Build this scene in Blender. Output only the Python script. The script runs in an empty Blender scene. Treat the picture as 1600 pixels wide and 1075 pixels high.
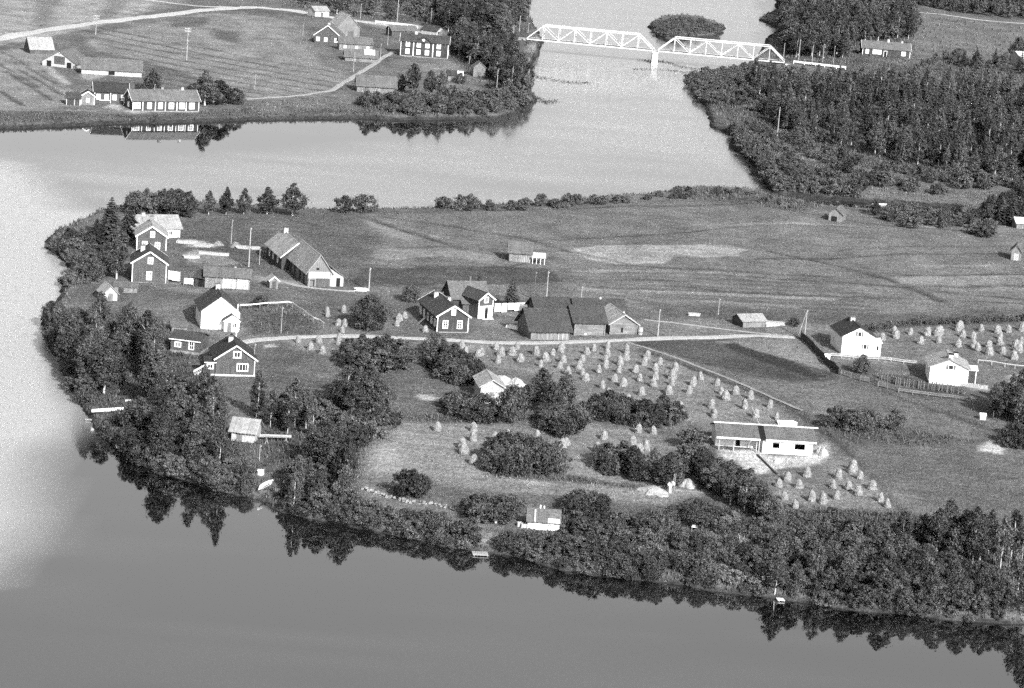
import bpy, bmesh, math, random
import numpy as np
from mathutils import Vector, Matrix

SC = bpy.context.scene
COL = SC.collection
R = math.radians

# ---------------------------------------------------------------- camera
CAM_H, PITCH, ROLL, FPX, CXP, CYP = 119.0, R(12.5), R(4.6), 4542.0, 800.0, 537.5
cam_data = bpy.data.cameras.new('camera')
cam_data.sensor_width = 36.0
cam_data.lens = FPX * 36.0 / 1600.0
cam_data.clip_start = 1.0
cam_data.clip_end = 20000.0
cam = bpy.data.objects.new('camera', cam_data)
COL.objects.link(cam)
_r = Vector((1, 0, 0)); _f = Vector((0, math.cos(PITCH), -math.sin(PITCH))); _u = Vector((0, math.sin(PITCH), math.cos(PITCH)))
_x = math.cos(ROLL) * _r + math.sin(ROLL) * _u
_y = -math.sin(ROLL) * _r + math.cos(ROLL) * _u
cam.matrix_world = Matrix(((_x.x, _y.x, -_f.x, 0), (_x.y, _y.y, -_f.y, 0), (_x.z, _y.z, -_f.z, CAM_H), (0, 0, 0, 1)))
SC.camera = cam

# ---------------------------------------------------------------- sky, sun, exposure
SUN_EL = R(29.0)
SUN_DIR = Vector((0.44 * math.cos(SUN_EL), -0.898 * math.cos(SUN_EL), math.sin(SUN_EL)))
world = bpy.data.worlds.new('World')
SC.world = world
world.use_nodes = True
wn = world.node_tree.nodes; wl = world.node_tree.links
wn.clear()
sky = wn.new('ShaderNodeTexSky'); sky.sky_type = 'NISHITA'; sky.sun_disc = False
sky.sun_elevation = SUN_EL
sky.sun_rotation = math.atan2(SUN_DIR.x, SUN_DIR.y)
sky.air_density = 1.0; sky.dust_density = 3.0; sky.ozone_density = 1.0
bw = wn.new('ShaderNodeVectorMath'); bw.operation = 'DOT_PRODUCT'   # black and white film behind a yellow filter: blue zenith dark, hazy horizon bright
bw.inputs[1].default_value = (0.58, 0.38, 0.04)
bg = wn.new('ShaderNodeBackground'); bg.inputs['Strength'].default_value = 0.145
wo = wn.new('ShaderNodeOutputWorld')
wl.new(sky.outputs[0], bw.inputs[0]); wl.new(bw.outputs['Value'], bg.inputs[0]); wl.new(bg.outputs[0], wo.inputs[0])
sun_data = bpy.data.lights.new('sun', 'SUN')
sun_data.energy = 4.5
sun_data.angle = R(0.5)
sun_data.color = (1.0, 1.0, 1.0)
sun = bpy.data.objects.new('sun', sun_data)
sun.rotation_euler = SUN_DIR.to_track_quat('Z', 'Y').to_euler()
sun.location = SUN_DIR * 500
COL.objects.link(sun)
SC.view_settings.view_transform = 'Standard'
SC.view_settings.look = 'None'
SC.view_settings.exposure = 0.72
SC.view_settings.gamma = 1.0
SC.view_settings.use_curve_mapping = False
SC.cycles.use_denoising = False      # a little sampling grain, like the film
SC.cycles.filter_width = 1.5
SC.cycles.use_adaptive_sampling = True
SC.cycles.adaptive_threshold = 0.04
SC.cycles.adaptive_min_samples = 8

# ---------------------------------------------------------------- pixel <-> ground
_cr, _sr = math.cos(ROLL), math.sin(ROLL)
def unproject(px, py, z=0.0):
    """ground point(s) at height z seen at photograph pixel (px, py)"""
    px = np.asarray(px, float); py = np.asarray(py, float)
    x = px - CXP; y = py - CYP
    u = x * _cr + y * _sr; v = -x * _sr + y * _cr
    dx = u; dy = FPX * math.cos(PITCH) - v * math.sin(PITCH); dz = -FPX * math.sin(PITCH) - v * math.cos(PITCH)
    t = (z - CAM_H) / dz
    return dx * t, dy * t
def w2(pts, z=0.0):
    a = np.array(pts, float)
    x, y = unproject(a[:, 0], a[:, 1], z)
    return np.stack([x, y], 1)
def scale_at(x, y):
    d = y * math.cos(PITCH) + CAM_H * math.sin(PITCH)
    return FPX / d

# ---------------------------------------------------------------- numeric helpers
def vnoise(x, y, scale, seed=0):
    """smooth value noise in -1..1"""
    rs = np.random.RandomState(seed); T = rs.rand(256, 256) * 2 - 1
    x = np.asarray(x, float) / scale; y = np.asarray(y, float) / scale
    xi = np.floor(x).astype(int); yi = np.floor(y).astype(int)
    fx = x - xi; fy = y - yi
    fx = fx * fx * (3 - 2 * fx); fy = fy * fy * (3 - 2 * fy)
    a = T[yi % 256, xi % 256]; b = T[yi % 256, (xi + 1) % 256]
    c = T[(yi + 1) % 256, xi % 256]; d = T[(yi + 1) % 256, (xi + 1) % 256]
    return (a * (1 - fx) + b * fx) * (1 - fy) + (c * (1 - fx) + d * fx) * fy
def seg_dist(X, Y, pts, closed):
    P = np.asarray(pts, float); n = len(P)
    best = np.full(X.shape, 1e18)
    for i in range(n if closed else n - 1):
        a = P[i]; b = P[(i + 1) % n]
        dx, dy = b - a
        L = dx * dx + dy * dy + 1e-12
        t = np.clip(((X - a[0]) * dx + (Y - a[1]) * dy) / L, 0, 1)
        ex = X - a[0] - t * dx; ey = Y - a[1] - t * dy
        best = np.minimum(best, ex * ex + ey * ey)
    return np.sqrt(best)
def inside(X, Y, pts):
    P = np.asarray(pts, float); n = len(P); c = np.zeros(X.shape, bool)
    j = n - 1
    for i in range(n):
        xi, yi = P[i]; xj, yj = P[j]
        m = (yi > Y) != (yj > Y)
        with np.errstate(divide='ignore', invalid='ignore'):
            xx = (xj - xi) * (Y - yi) / (yj - yi + 1e-12) + xi
        c ^= m & (X < xx)
        j = i
    return c
def sdist(X, Y, pts):
    d = seg_dist(X, Y, pts, True)
    return np.where(inside(X, Y, pts), d, -d)

# ---------------------------------------------------------------- materials (all grey: black and white film)
def new_mat(name):
    m = bpy.data.materials.new(name); m.use_nodes = True
    nt = m.node_tree
    return m, nt.nodes, nt.links, nt.nodes['Principled BSDF']
def math_node(N, L, op, a, b=None):
    n = N.new('ShaderNodeMath'); n.operation = op
    for i, v in enumerate((a, b)):
        if v is None: continue
        if isinstance(v, (int, float)): n.inputs[i].default_value = v
        else: L.new(v, n.inputs[i])
    return n.outputs[0]
def noise_node(N, L, coord, scale, detail=3.0, rough=0.6, vec=(1, 1, 1)):
    mp = N.new('ShaderNodeMapping'); mp.inputs['Scale'].default_value = vec
    L.new(coord, mp.inputs['Vector'])
    n = N.new('ShaderNodeTexNoise'); n.inputs['Scale'].default_value = scale
    n.inputs['Detail'].default_value = detail; n.inputs['Roughness'].default_value = rough
    L.new(mp.outputs[0], n.inputs['Vector'])
    return n.outputs[0]
def ranged(N, L, v, lo, hi, flo=0.3, fhi=0.7):
    n = N.new('ShaderNodeMapRange')
    n.inputs[1].default_value = flo; n.inputs[2].default_value = fhi
    n.inputs[3].default_value = lo; n.inputs[4].default_value = hi
    L.new(v, n.inputs[0])
    return n.outputs[0]
def grain_mat(name, val, vec=(1, 1, 1), scale=3.0, amp=0.3, rough=0.85, attr=None, spec=0.2, big=0.15):
    """grey surface with stretched grain; vec stretches the grain (boards, logs, thatch)"""
    m, N, L, P = new_mat(name)
    tc = N.new('ShaderNodeTexCoord').outputs['Object']
    f = ranged(N, L, noise_node(N, L, tc, scale, 4.0, 0.65, vec), 1 - amp, 1 + amp)
    g = ranged(N, L, noise_node(N, L, tc, 0.5, 2.0), 1 - big, 1 + big)
    v = math_node(N, L, 'MULTIPLY', f, g)
    v = math_node(N, L, 'MULTIPLY', v, val)
    if attr:
        a = N.new('ShaderNodeAttribute'); a.attribute_name = attr
        v = math_node(N, L, 'MULTIPLY', v, a.outputs['Fac'])
    L.new(v, P.inputs['Base Color'])
    P.inputs['Roughness'].default_value = rough
    P.inputs['Specular IOR Level'].default_value = spec
    bp = N.new('ShaderNodeBump'); bp.inputs['Strength'].default_value = 0.4; bp.inputs['Distance'].default_value = 0.05
    L.new(f, bp.inputs['Height']); L.new(bp.outputs[0], P.inputs['Normal'])
    return m
M = {}
M['dark_boards'] = grain_mat('dark painted boards', 0.048, (5, 5, 0.25), 1.2, 0.35)
M['dark_boards_soft'] = grain_mat('dark weathered boards', 0.075, (5, 5, 0.25), 1.2, 0.35)
M['grey_boards'] = grain_mat('grey weathered boards', 0.16, (4, 4, 0.2), 1.4, 0.4)
M['pale_boards'] = grain_mat('pale new boards', 0.36, (4, 4, 0.2), 1.2, 0.25)
M['logs'] = grain_mat('grey log wall', 0.15, (0.2, 0.2, 4.0), 1.0, 0.45)
M['plaster'] = grain_mat('white plaster', 0.80, (1, 1, 1), 2.0, 0.04, big=0.04)
M['block'] = grain_mat('pale building block', 0.66, (1, 1, 3), 1.5, 0.12)
M['white_paint'] = grain_mat('white paint', 0.78, (1, 1, 1), 3.0, 0.05, 0.6, big=0.05)
M['white_cloth'] = grain_mat('white cloth', 0.80, (1, 1, 1), 2.0, 0.05, big=0.04)
M['roof_dark'] = grain_mat('dark felt roof', 0.035, (1, 1, 1), 2.0, 0.3, attr='var')
M['roof_mid'] = grain_mat('shingle roof', 0.052, (1, 1, 1), 3.0, 0.35, attr='var')
M['roof_grey'] = grain_mat('weathered board roof', 0.115, (1, 1, 1), 2.5, 0.35, attr='var')
M['roof_pale'] = grain_mat('pale board roof', 0.27, (1, 1, 1), 2.0, 0.25, attr='var')
M['roof_white'] = grain_mat('pale sheet roof', 0.55, (1, 1, 1), 2.0, 0.12, attr='var')
M['chimney'] = grain_mat('whitewashed brick', 0.42, (1, 1, 4), 2.5, 0.3)
M['brick_dark'] = grain_mat('brick', 0.20, (1, 1, 4), 2.5, 0.3)
M['stone'] = grain_mat('field stone', 0.21, (1, 1, 1), 2.0, 0.4)
M['concrete'] = grain_mat('concrete', 0.50, (1, 1, 1), 1.5, 0.2)
M['sand'] = grain_mat('pale sand', 0.32, (1, 1, 1), 1.5, 0.2)
M['pole_wood'] = grain_mat('bare pole wood', 0.30, (4, 4, 0.2), 1.5, 0.25)
M['pole_dark'] = grain_mat('dark pole wood', 0.10, (4, 4, 0.2), 1.5, 0.25)
M['hay'] = grain_mat('dry hay', 0.22, (3, 3, 0.8), 3.0, 0.45)
M['hay_shaded'] = grain_mat('shadow-dark hay', 0.10, (3, 3, 0.8), 3.0, 0.4)  # hay darkened to stand for the shadows of the far hay poles
M['straw_pile'] = grain_mat('bleached straw', 0.34, (3, 3, 1), 2.0, 0.3)
M['steel_paint'] = grain_mat('pale painted steel', 0.5, (1, 1, 1), 1.0, 0.08, 0.5)
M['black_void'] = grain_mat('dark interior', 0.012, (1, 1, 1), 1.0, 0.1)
M['bark_dark'] = grain_mat('dark bark', 0.08, (4, 4, 0.5), 2.0, 0.3)
M['bark_birch'] = grain_mat('birch bark', 0.42, (1, 1, 6), 1.5, 0.6)
M['metal'] = grain_mat('iron', 0.12, (1, 1, 1), 2.0, 0.2, 0.5)
_m, N, L, P = new_mat('window glass'); P.inputs['Base Color'].default_value = (0.03, 0.03, 0.03, 1); P.inputs['Roughness'].default_value = 0.12
M['glass'] = _m
_m, N, L, P = new_mat('curtained glass'); P.inputs['Base Color'].default_value = (0.22, 0.22, 0.22, 1); P.inputs['Roughness'].default_value = 0.3
M['curtain'] = _m

def leaf_mat(name, val, trans=0.25):
    m, N, L, P = new_mat(name)
    oi = N.new('ShaderNodeObjectInfo')
    tc = N.new('ShaderNodeTexCoord').outputs['Object']
    n1 = ranged(N, L, noise_node(N, L, tc, 0.9, 2.0), 0.36, 1.62)
    n2 = ranged(N, L, noise_node(N, L, tc, 5.0, 2.0), 0.65, 1.38)
    rnd = ranged(N, L, oi.outputs['Random'], 0.5, 1.45, 0, 1)
    v = math_node(N, L, 'MULTIPLY', n1, n2); v = math_node(N, L, 'MULTIPLY', v, rnd); v = math_node(N, L, 'MULTIPLY', v, val)
    L.new(v, P.inputs['Base Color'])
    P.inputs['Roughness'].default_value = 0.65; P.inputs['Specular IOR Level'].default_value = 0.25
    tr = N.new('ShaderNodeBsdfTranslucent'); L.new(v, tr.inputs[0])
    mx = N.new('ShaderNodeMixShader'); mx.inputs[0].default_value = trans
    L.new(P.outputs[0], mx.inputs[1]); L.new(tr.outputs[0], mx.inputs[2])
    L.new(mx.outputs[0], N['Material Output'].inputs[0])
    return m
M['leaf'] = leaf_mat('broad leaves', 0.07, 0.15)
M['leaf_light'] = leaf_mat('willow leaves', 0.09, 0.15)
M['leaf_pale'] = leaf_mat('silvery leaves', 0.15)
M['needles'] = leaf_mat('spruce needles', 0.045, 0.1)

# ---------------------------------------------------------------- object helpers
def link(name, me, parent=None):
    o = bpy.data.objects.new(name, me); COL.objects.link(o)
    if parent is not None: o.parent = parent
    return o
def tag(o, label=None, cat=None, group=None, kind=None):
    if label: o['label'] = label
    if cat: o['category'] = cat
    if group: o['group'] = group
    if kind: o['kind'] = kind
    return o
def thing(name, label, cat, loc, yaw=0.0, group=None):
    o = link(name, None); o.location = loc; o.rotation_euler = (0, 0, yaw)
    o.empty_display_size = 0.5
    return tag(o, label, cat, group)
class MB:
    """collects geometry for ONE mesh"""
    def __init__(s): s.v = []; s.f = []; s.a = []
    def add(s, verts, faces, a=1.0):
        n = len(s.v); s.v += [tuple(p) for p in verts]; s.f += [tuple(i + n for i in f) for f in faces]; s.a += [a] * len(verts)
        return s
    def box(s, x0, x1, y0, y1, z0, z1, a=1.0):
        return s.add([(x0, y0, z0), (x1, y0, z0), (x1, y1, z0), (x0, y1, z0), (x0, y0, z1), (x1, y0, z1), (x1, y1, z1), (x0, y1, z1)],
                     [(0, 3, 2, 1), (4, 5, 6, 7), (0, 1, 5, 4), (1, 2, 6, 5), (2, 3, 7, 6), (3, 0, 4, 7)], a)
    def hexa(s, b, t, a=1.0):
        return s.add(list(b) + list(t), [(0, 3, 2, 1), (4, 5, 6, 7), (0, 1, 5, 4), (1, 2, 6, 5), (2, 3, 7, 6), (3, 0, 4, 7)], a)
    def bar(s, p, q, w, h=None, a=1.0, up=(0, 0, 1)):
        p = Vector(p); q = Vector(q); h = h or w
        d = (q - p).normalized(); u = Vector(up)
        if abs(d.dot(u)) > 0.98: u = Vector((1, 0, 0))
        sx = d.cross(u).normalized() * (w / 2); sy = sx.cross(d).normalized() * (h / 2)
        return s.hexa([p - sx - sy, p + sx - sy, p + sx + sy, p - sx + sy], [q - sx - sy, q + sx - sy, q + sx + sy, q - sx + sy], a)
    def tube(s, pts, radii, n=6, a=1.0, cap=True):
        pts = [Vector(p) for p in pts]; base = len(s.v)
        vs = []; fs = []
        for i, p in enumerate(pts):
            d = (pts[min(i + 1, len(pts) - 1)] - pts[max(i - 1, 0)]).normalized()
            u = Vector((1, 0, 0)) if abs(d.x) < 0.9 else Vector((0, 1, 0))
            x = d.cross(u).normalized(); y = d.cross(x)
            for k in range(n):
                t = 2 * math.pi * k / n
                vs.append(p + (x * math.cos(t) + y * math.sin(t)) * radii[i])
        for i in range(len(pts) - 1):
            for k in range(n):
                fs.append((i * n + k, i * n + (k + 1) % n, (i + 1) * n + (k + 1) % n, (i + 1) * n + k))
        if cap:
            fs.append(tuple(range(n))[::-1]); fs.append(tuple((len(pts) - 1) * n + k for k in range(n)))
        return s.add(vs, fs, a)
    def mesh(s, name, mat):
        me = bpy.data.meshes.new(name); me.from_pydata(s.v, [], s.f)
        if any(x != 1.0 for x in s.a) or mat.name.find('roof') >= 0:
            at = me.attributes.new('var', 'FLOAT', 'POINT'); at.data.foreach_set('value', np.array(s.a, np.float32))
        me.materials.append(mat); me.update()
        return me
    def build(s, name, mat, parent=None):
        return link(name, s.mesh(name, mat), parent)
def np_mesh(name, V, F, mat, var=None):
    """V (n,3), F (m,k) arrays -> mesh"""
    me = bpy.data.meshes.new(name); V = np.asarray(V, np.float32); F = np.asarray(F, np.int32)
    k = F.shape[1]
    me.vertices.add(len(V)); me.vertices.foreach_set('co', V.ravel())
    me.loops.add(F.size); me.loops.foreach_set('vertex_index', F.ravel())
    me.polygons.add(len(F)); me.polygons.foreach_set('loop_start', np.arange(0, F.size, k, dtype=np.int32))
    me.polygons.foreach_set('loop_total', np.full(len(F), k, np.int32))
    if var is not None:
        for nm, arr in var.items():
            at = me.attributes.new(nm, 'FLOAT', 'POINT'); at.data.foreach_set('value', np.asarray(arr, np.float32))
    me.materials.append(mat); me.update(calc_edges=True)
    return me

# ================================================================= TERRAIN
bank_left_px = [(-260, 208), (0, 201), (100, 199), (186, 193), (251, 193), (351, 190), (400, 187), (484, 186), (552, 185), (625, 188), (709, 187),
                (780, 186), (805, 181), (820, 170), (836, 158), (828, 140), (834, 120), (834, 100), (842, 82), (849, 66), (838, 46), (826, 22), (817, 0), (806, -40)]
BANK_LEFT = np.concatenate([[[-3500, 700]], w2(bank_left_px), [[-40, 6500], [-3500, 6500]]])
right_px = [(1211, -40), (1211, 0), (1213, 14), (1184, 31), (1216, 46), (1196, 62), (1190, 80), (1172, 96), (1157, 112), (1120, 114), (1090, 115), (1068, 126), (1085, 144),
            (1096, 160), (1108, 188), (1114, 201), (1142, 210), (1142, 230), (1174, 254), (1191, 276), (1200, 292), (1220, 302), (1248, 305),
            (1297, 312), (1350, 316), (1400, 318), (1439, 321), (1480, 323), (1500, 326), (1470, 333), (1438, 334), (1389, 329), (1340, 328), (1297, 326), (1248, 319), (1222, 312), (1185, 299), (1110, 294),
            (1060, 297), (1010, 306), (950, 310), (830, 320), (690, 327), (600, 330), (520, 331), (420, 326), (300, 320), (200, 322), (150, 332), (100, 358), (78, 374), (68, 386),
            (86, 400), (108, 416), (106, 432), (100, 450), (88, 468), (66, 496), (70, 522), (76, 542), (98, 562), (102, 592), (120, 622), (134, 650), (152, 680), (188, 703),
            (207, 720), (252, 741), (291, 750), (341, 768), (389, 777), (414, 784), (440, 800), (476, 810), (515, 817), (560, 826), (599, 835), (655, 844), (700, 854), (747, 860),
            (794, 868), (830, 880), (869, 890), (919, 900), (997, 908), (1059, 915), (1116, 926), (1160, 931), (1194, 935), (1240, 941), (1275, 945), (1350, 956), (1444, 963), (1522, 972),
            (1569, 974), (1640, 974), (1800, 990)]
LAND_RIGHT = np.concatenate([[[170, 6500]], w2(right_px), [[400, 330], [3500, 330], [3500, 6500]]])
ISLAND = w2([(1010, 42), (1022, 33), (1040, 27), (1065, 25), (1096, 29), (1118, 35), (1132, 44), (1130, 52), (1118, 58), (1090, 60), (1060, 66), (1046, 68), (1030, 60)])
EMB = w2([(690, 66), (760, 74), (824, 83)]); EMB_R = w2([(1222, 117), (1260, 122), (1340, 132)])

def land_dist(X, Y):
    d = np.maximum(np.maximum(sdist(X, Y, BANK_LEFT), sdist(X, Y, LAND_RIGHT)), sdist(X, Y, ISLAND))
    return d + 0.55 * vnoise(X, Y, 4.0, 3) + 0.5 * vnoise(X, Y, 9.0, 5)
def height_of(X, Y, d):
    n = 0.25 * vnoise(X, Y, 14, 11) + 0.06 * vnoise(X, Y, 2.3, 12)
    up = 0.85 * (1 - np.exp(-np.maximum(d, 0) / 0.7)) + 1.15 * (1 - np.exp(-np.maximum(d, 0) / 12.0)) + n * np.clip(d / 8, 0, 1) + 0.02
    isl = np.exp(-np.minimum(seg_dist(X, Y, ISLAND, True), 50) / 2.0)
    h = np.where(d > 0, up, np.maximum(-0.25 + 0.25 * d, -2.0))
    for pl, hh in ((EMB, 2.6), (EMB_R, 2.6)):
        e = seg_dist(X, Y, pl, False)
        h = np.where(d > 0, np.maximum(h, np.minimum(h + 3, hh + 2.0 - 0.62 * np.maximum(e - 2.0, 0))), h)
    return h

def spaced(a, b, f):
    out = [a]
    while out[-1] < b: out.append(out[-1] + f(out[-1]))
    return np.array(out)
gx = np.concatenate([[-4000, -2500, -1500, -900, -600, -420, -320, -270], np.arange(-240, 240.1, 0.8), [270, 320, 420, 600, 900, 1500, 2500, 4000]])
gy = np.concatenate([[-200, 0, 150, 250, 300, 320], spaced(332, 1270, lambda y: 0.8 * (y / 400.0) ** 0.6), [1300, 1350, 1420, 1550, 1800, 2300, 3200, 4500, 6400]])
GX, GY = np.meshgrid(gx, gy)
GD = land_dist(GX, GY)
GH = height_of(GX, GY, GD)

def _bil(A, x, y):
    x = np.asarray(x, float); y = np.asarray(y, float)
    i = np.clip(np.searchsorted(gx, x) - 1, 0, len(gx) - 2); j = np.clip(np.searchsorted(gy, y) - 1, 0, len(gy) - 2)
    fx = np.clip((x - gx[i]) / (gx[i + 1] - gx[i]), 0, 1); fy = np.clip((y - gy[j]) / (gy[j + 1] - gy[j]), 0, 1)
    return (A[j, i] * (1 - fx) + A[j, i + 1] * fx) * (1 - fy) + (A[j + 1, i] * (1 - fx) + A[j + 1, i + 1] * fx) * fy
def ground_z(x, y): return _bil(GH, x, y)
def at(px, py):
    """point on the terrain seen at a photograph pixel"""
    px = np.asarray(px, float); py = np.asarray(py, float)
    zs = np.arange(8.0, -2.6, -0.15).reshape((-1,) + (1,) * px.ndim) * np.ones(px.shape)
    x, y = unproject(px, py, zs)
    hit = zs <= ground_z(x, y)
    i = np.where(hit.any(0), hit.argmax(0), len(zs) - 1)
    lo = 8.0 - 0.15 * i; hi = lo + 0.15
    for _ in range(7):
        z = (lo + hi) / 2; x, y = unproject(px, py, z); under = z <= ground_z(x, y)
        lo = np.where(under, z, lo); hi = np.where(under, hi, z)
    x, y = unproject(px, py, lo)
    return x, y, ground_z(x, y)
def P3(px, py):
    x, y, z = at(px, py)
    return Vector((float(x), float(y), float(z)))
def wpoly(pts):
    a = np.array(pts, float); x, y, z = at(a[:, 0], a[:, 1])
    return np.stack([x, y], 1)

# ---- land cover: albedo of every plot, furrow and ditch
jx = GX + 0.45 * vnoise(GX, GY, 5, 21) + 0.3 * vnoise(GX, GY, 1.7, 22)
jy = GY + 0.9 * vnoise(GX, GY, 6, 23) + 0.5 * vnoise(GX, GY, 1.9, 24)
T = 0.150 + 0.022 * vnoise(GX, GY, 40, 31) + 0.022 * vnoise(GX / 3.0, GY, 9, 32) + 0.018 * vnoise(GX, GY, 4, 33)
ROUGH = np.clip(1 - GD / 7.0, 0, 1)
def plot(tone, pts, feather=1.5, rough=0.0, amt=1.0):
    global T, ROUGH
    p = wpoly(pts)
    x0, y0 = p.min(0) - 6; x1, y1 = p.max(0) + 6
    j0, j1 = np.searchsorted(gy, [y0, y1]); i0, i1 = np.searchsorted(gx, [x0, x1])
    s = (slice(j0, j1), slice(i0, i1))
    if j1 <= j0 or i1 <= i0: return
    k = np.clip(sdist(jx[s], jy[s], p) / feather + 0.5, 0, 1) * amt
    T[s] = T[s] * (1 - k) + tone * (1 + 0.13 * vnoise(GX[s], GY[s], 7, 40) + 0.10 * vnoise(GX[s] / 2.5, GY[s], 2.5, 41)) * k
    ROUGH[s] = ROUGH[s] * (1 - k) + rough * k
def furrow(tone, pts, width=0.9, depth=0.0, amt=1.0, rough=0.3):
    global T, GH, ROUGH
    p = wpoly(pts)
    x0, y0 = p.min(0) - 6; x1, y1 = p.max(0) + 6
    j0, j1 = np.searchsorted(gy, [y0, y1]); i0, i1 = np.searchsorted(gx, [x0, x1])
    s = (slice(j0, j1), slice(i0, i1))
    if j1 <= j0 or i1 <= i0: return
    e = seg_dist(GX[s] + 0.35 * vnoise(GX[s], GY[s], 3, 50), GY[s] + 0.6 * vnoise(GX[s], GY[s], 3, 51), p, False)
    wd = np.maximum(width, 0.9)
    k = np.clip(1.3 - e / wd, 0, 1) * amt * (0.75 + 0.5 * np.clip(vnoise(GX[s], GY[s], 5, 52) + 0.4, 0, 1)); k = np.clip(k, 0, 1)
    T[s] = T[s] * (1 - k) + tone * k
    GH[s] -= depth * np.clip(1.2 - e / wd, 0, 1)
    ROUGH[s] = np.maximum(ROUGH[s], k * rough)

# far left bank fields
plot(0.29, [(-40, -20), (330, -20), (200, 30), (60, 62), (-40, 76)], 3)
plot(0.20, [(60, -20), (105, -20), (80, 30), (78, 50), (50, 52)], 3); plot(0.20, [(160, -20), (215, -20), (190, 15), (175, 28), (150, 30), (170, 5)], 3)
plot(0.205, [(250, -20), (300, -20), (285, 10), (230, 18)], 3)
plot(0.235, [(-40, 85), (60, 70), (120, 95), (60, 110), (120, 150), (90, 170), (-40, 172)], 3)
plot(0.22, [(130, 55), (330, 20), (420, 25), (470, 40), (500, 100), (560, 120), (500, 150), (380, 155), (310, 120), (230, 95), (150, 80)], 3)
plot(0.13, [(330, 45), (375, 50), (372, 68), (335, 60)], 3); plot(0.125, [(262, 28), (330, 26), (318, 42), (268, 42)], 3)
plot(0.135, [(170, 118), (230, 112), (228, 138), (160, 140)], 3)
for k in range(11):
    y0 = 46 + 8.2 * k; xa, xb = (118 + 12 * k if k < 4 else 232), min(560, 300 + 36 * k) if k > 7 else 545 - 4 * k
    if k > 6: xb = 420 - 12 * (k - 7)
    furrow(0.075, [(xa + (xb - xa) * t, y0 - 12 + 0.21 * (xa + (xb - xa) * t - 110) - 9 * t * t) for t in (0, .2, .4, .6, .8, 1.0)], 0.7 + 0.25 * (k % 3 == 1), 0.12, 0.85)
for k, (a, b) in enumerate([((10, 112), (80, 156)), ((28, 108), (96, 148)), ((-5, 140), (34, 164)), ((5, 82), (45, 104)), ((-10, 95), (60, 136)), ((40, 104), (100, 140))]):
    furrow(0.085 if k < 3 else 0.11, [a, ((a[0] + b[0]) / 2 + 2, (a[1] + b[1]) / 2), b], 1.1 if k < 3 else 0.7, 0.15, 0.9)
plot(0.33, [(70, 104), (84, 108), (112, 132), (104, 134), (86, 124)], 1.5); plot(0.30, [(126, 116), (166, 116), (168, 120), (140, 124), (128, 122)], 1.2)
plot(0.34, [(158, 168), (178, 163), (190, 166), (196, 174), (215, 178), (230, 176), (222, 172), (200, 173), (186, 171)], 1.2)
plot(0.10, [(-40, 176), (100, 174), (185, 180), (260, 178), (400, 168), (520, 160), (560, 178), (480, 183), (350, 186), (180, 190), (-40, 200)], 4, 0.8)
plot(0.145, [(380, 160), (500, 154), (540, 160), (530, 172), (400, 176)], 4, 0.6)
furrow(0.24, [(0, 172), (90, 172), (160, 172)], 0.8)
plot(0.16, [(540, 150), (616, 96), (700, 100), (760, 130), (740, 150), (620, 160)], 3)
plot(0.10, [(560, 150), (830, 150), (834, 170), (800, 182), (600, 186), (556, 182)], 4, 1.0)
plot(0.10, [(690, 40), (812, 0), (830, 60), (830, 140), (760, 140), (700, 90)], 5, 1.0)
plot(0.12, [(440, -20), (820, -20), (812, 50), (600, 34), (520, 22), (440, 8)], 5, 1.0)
plot(0.26, [(560, 30), (700, 44), (690, 52), (585, 42)], 3)
# right bank
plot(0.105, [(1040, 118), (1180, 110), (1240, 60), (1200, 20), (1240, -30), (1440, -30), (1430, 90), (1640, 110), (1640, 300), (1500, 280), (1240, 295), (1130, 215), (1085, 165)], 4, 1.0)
plot(0.165, [(1425, 22), (1500, 24), (1640, 38), (1640, 100), (1560, 96), (1480, 90), (1425, 84)], 4, 0.2)
plot(0.12, [(1110, 168), (1150, 168), (1168, 182), (1140, 206), (1116, 198)], 3, 1.0)
plot(0.15, [(1310, 288), (1420, 292), (1560, 300), (1560, 322), (1440, 318), (1330, 308)], 3, 0.5)
plot(0.14, [(1200, 228), (1290, 238), (1300, 252), (1220, 250)], 3, 0.8); plot(0.15, [(1480, 262), (1560, 272), (1550, 282), (1480, 276)], 3, 0.6)
plot(0.42, [(1436, 328), (1446, 324), (1468, 320), (1486, 320), (1484, 326), (1460, 328), (1440, 334)], 1.0)
plot(0.36, [(1285, 314), (1296, 312), (1304, 318), (1290, 322)], 1.0)
plot(0.135, [(1356, 90), (1460, 92), (1450, 104), (1360, 100)], 3, 0.6)
# peninsula
plot(0.162, [(470, 345), (1190, 306), (1640, 372), (1640, 500), (1000, 500), (700, 440), (560, 420)], 5, 0.0)
plot(0.155, [(600, 336), (1050, 312), (1180, 316), (1150, 345), (900, 372), (700, 372)], 5, 0.1)
plot(0.11, [(1040, 298), (1110, 294), (1190, 302), (1290, 322), (1240, 330), (1150, 318), (1060, 310)], 4, 0.9)
plot(0.30, [(885, 392), (920, 385), (1040, 382), (1140, 383), (1170, 390), (1150, 400), (1050, 402), (1040, 411), (960, 413), (920, 405)], 0.8)
plot(0.235, [(590, 388), (700, 388), (780, 400), (775, 412), (690, 400), (600, 405), (570, 400)], 1.0)
plot(0.22, [(560, 342), (610, 346), (720, 384), (640, 382)], 1.2)
plot(0.24, [(1395, 434), (1480, 431), (1640, 430), (1640, 444), (1480, 445), (1400, 442)], 0.8)
plot(0.17, [(1090, 358), (1200, 352), (1190, 362), (1100, 366)], 2); plot(0.17, [(1480, 446), (1640, 446), (1640, 470), (1560, 476)], 1.0)
plot(0.085, [(560, 418), (860, 418), (880, 440), (640, 446), (550, 444)], 1.0)
plot(0.17, [(560, 408), (870, 412), (1000, 416), (1000, 421), (870, 418), (560, 416)], 1.5)
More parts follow.
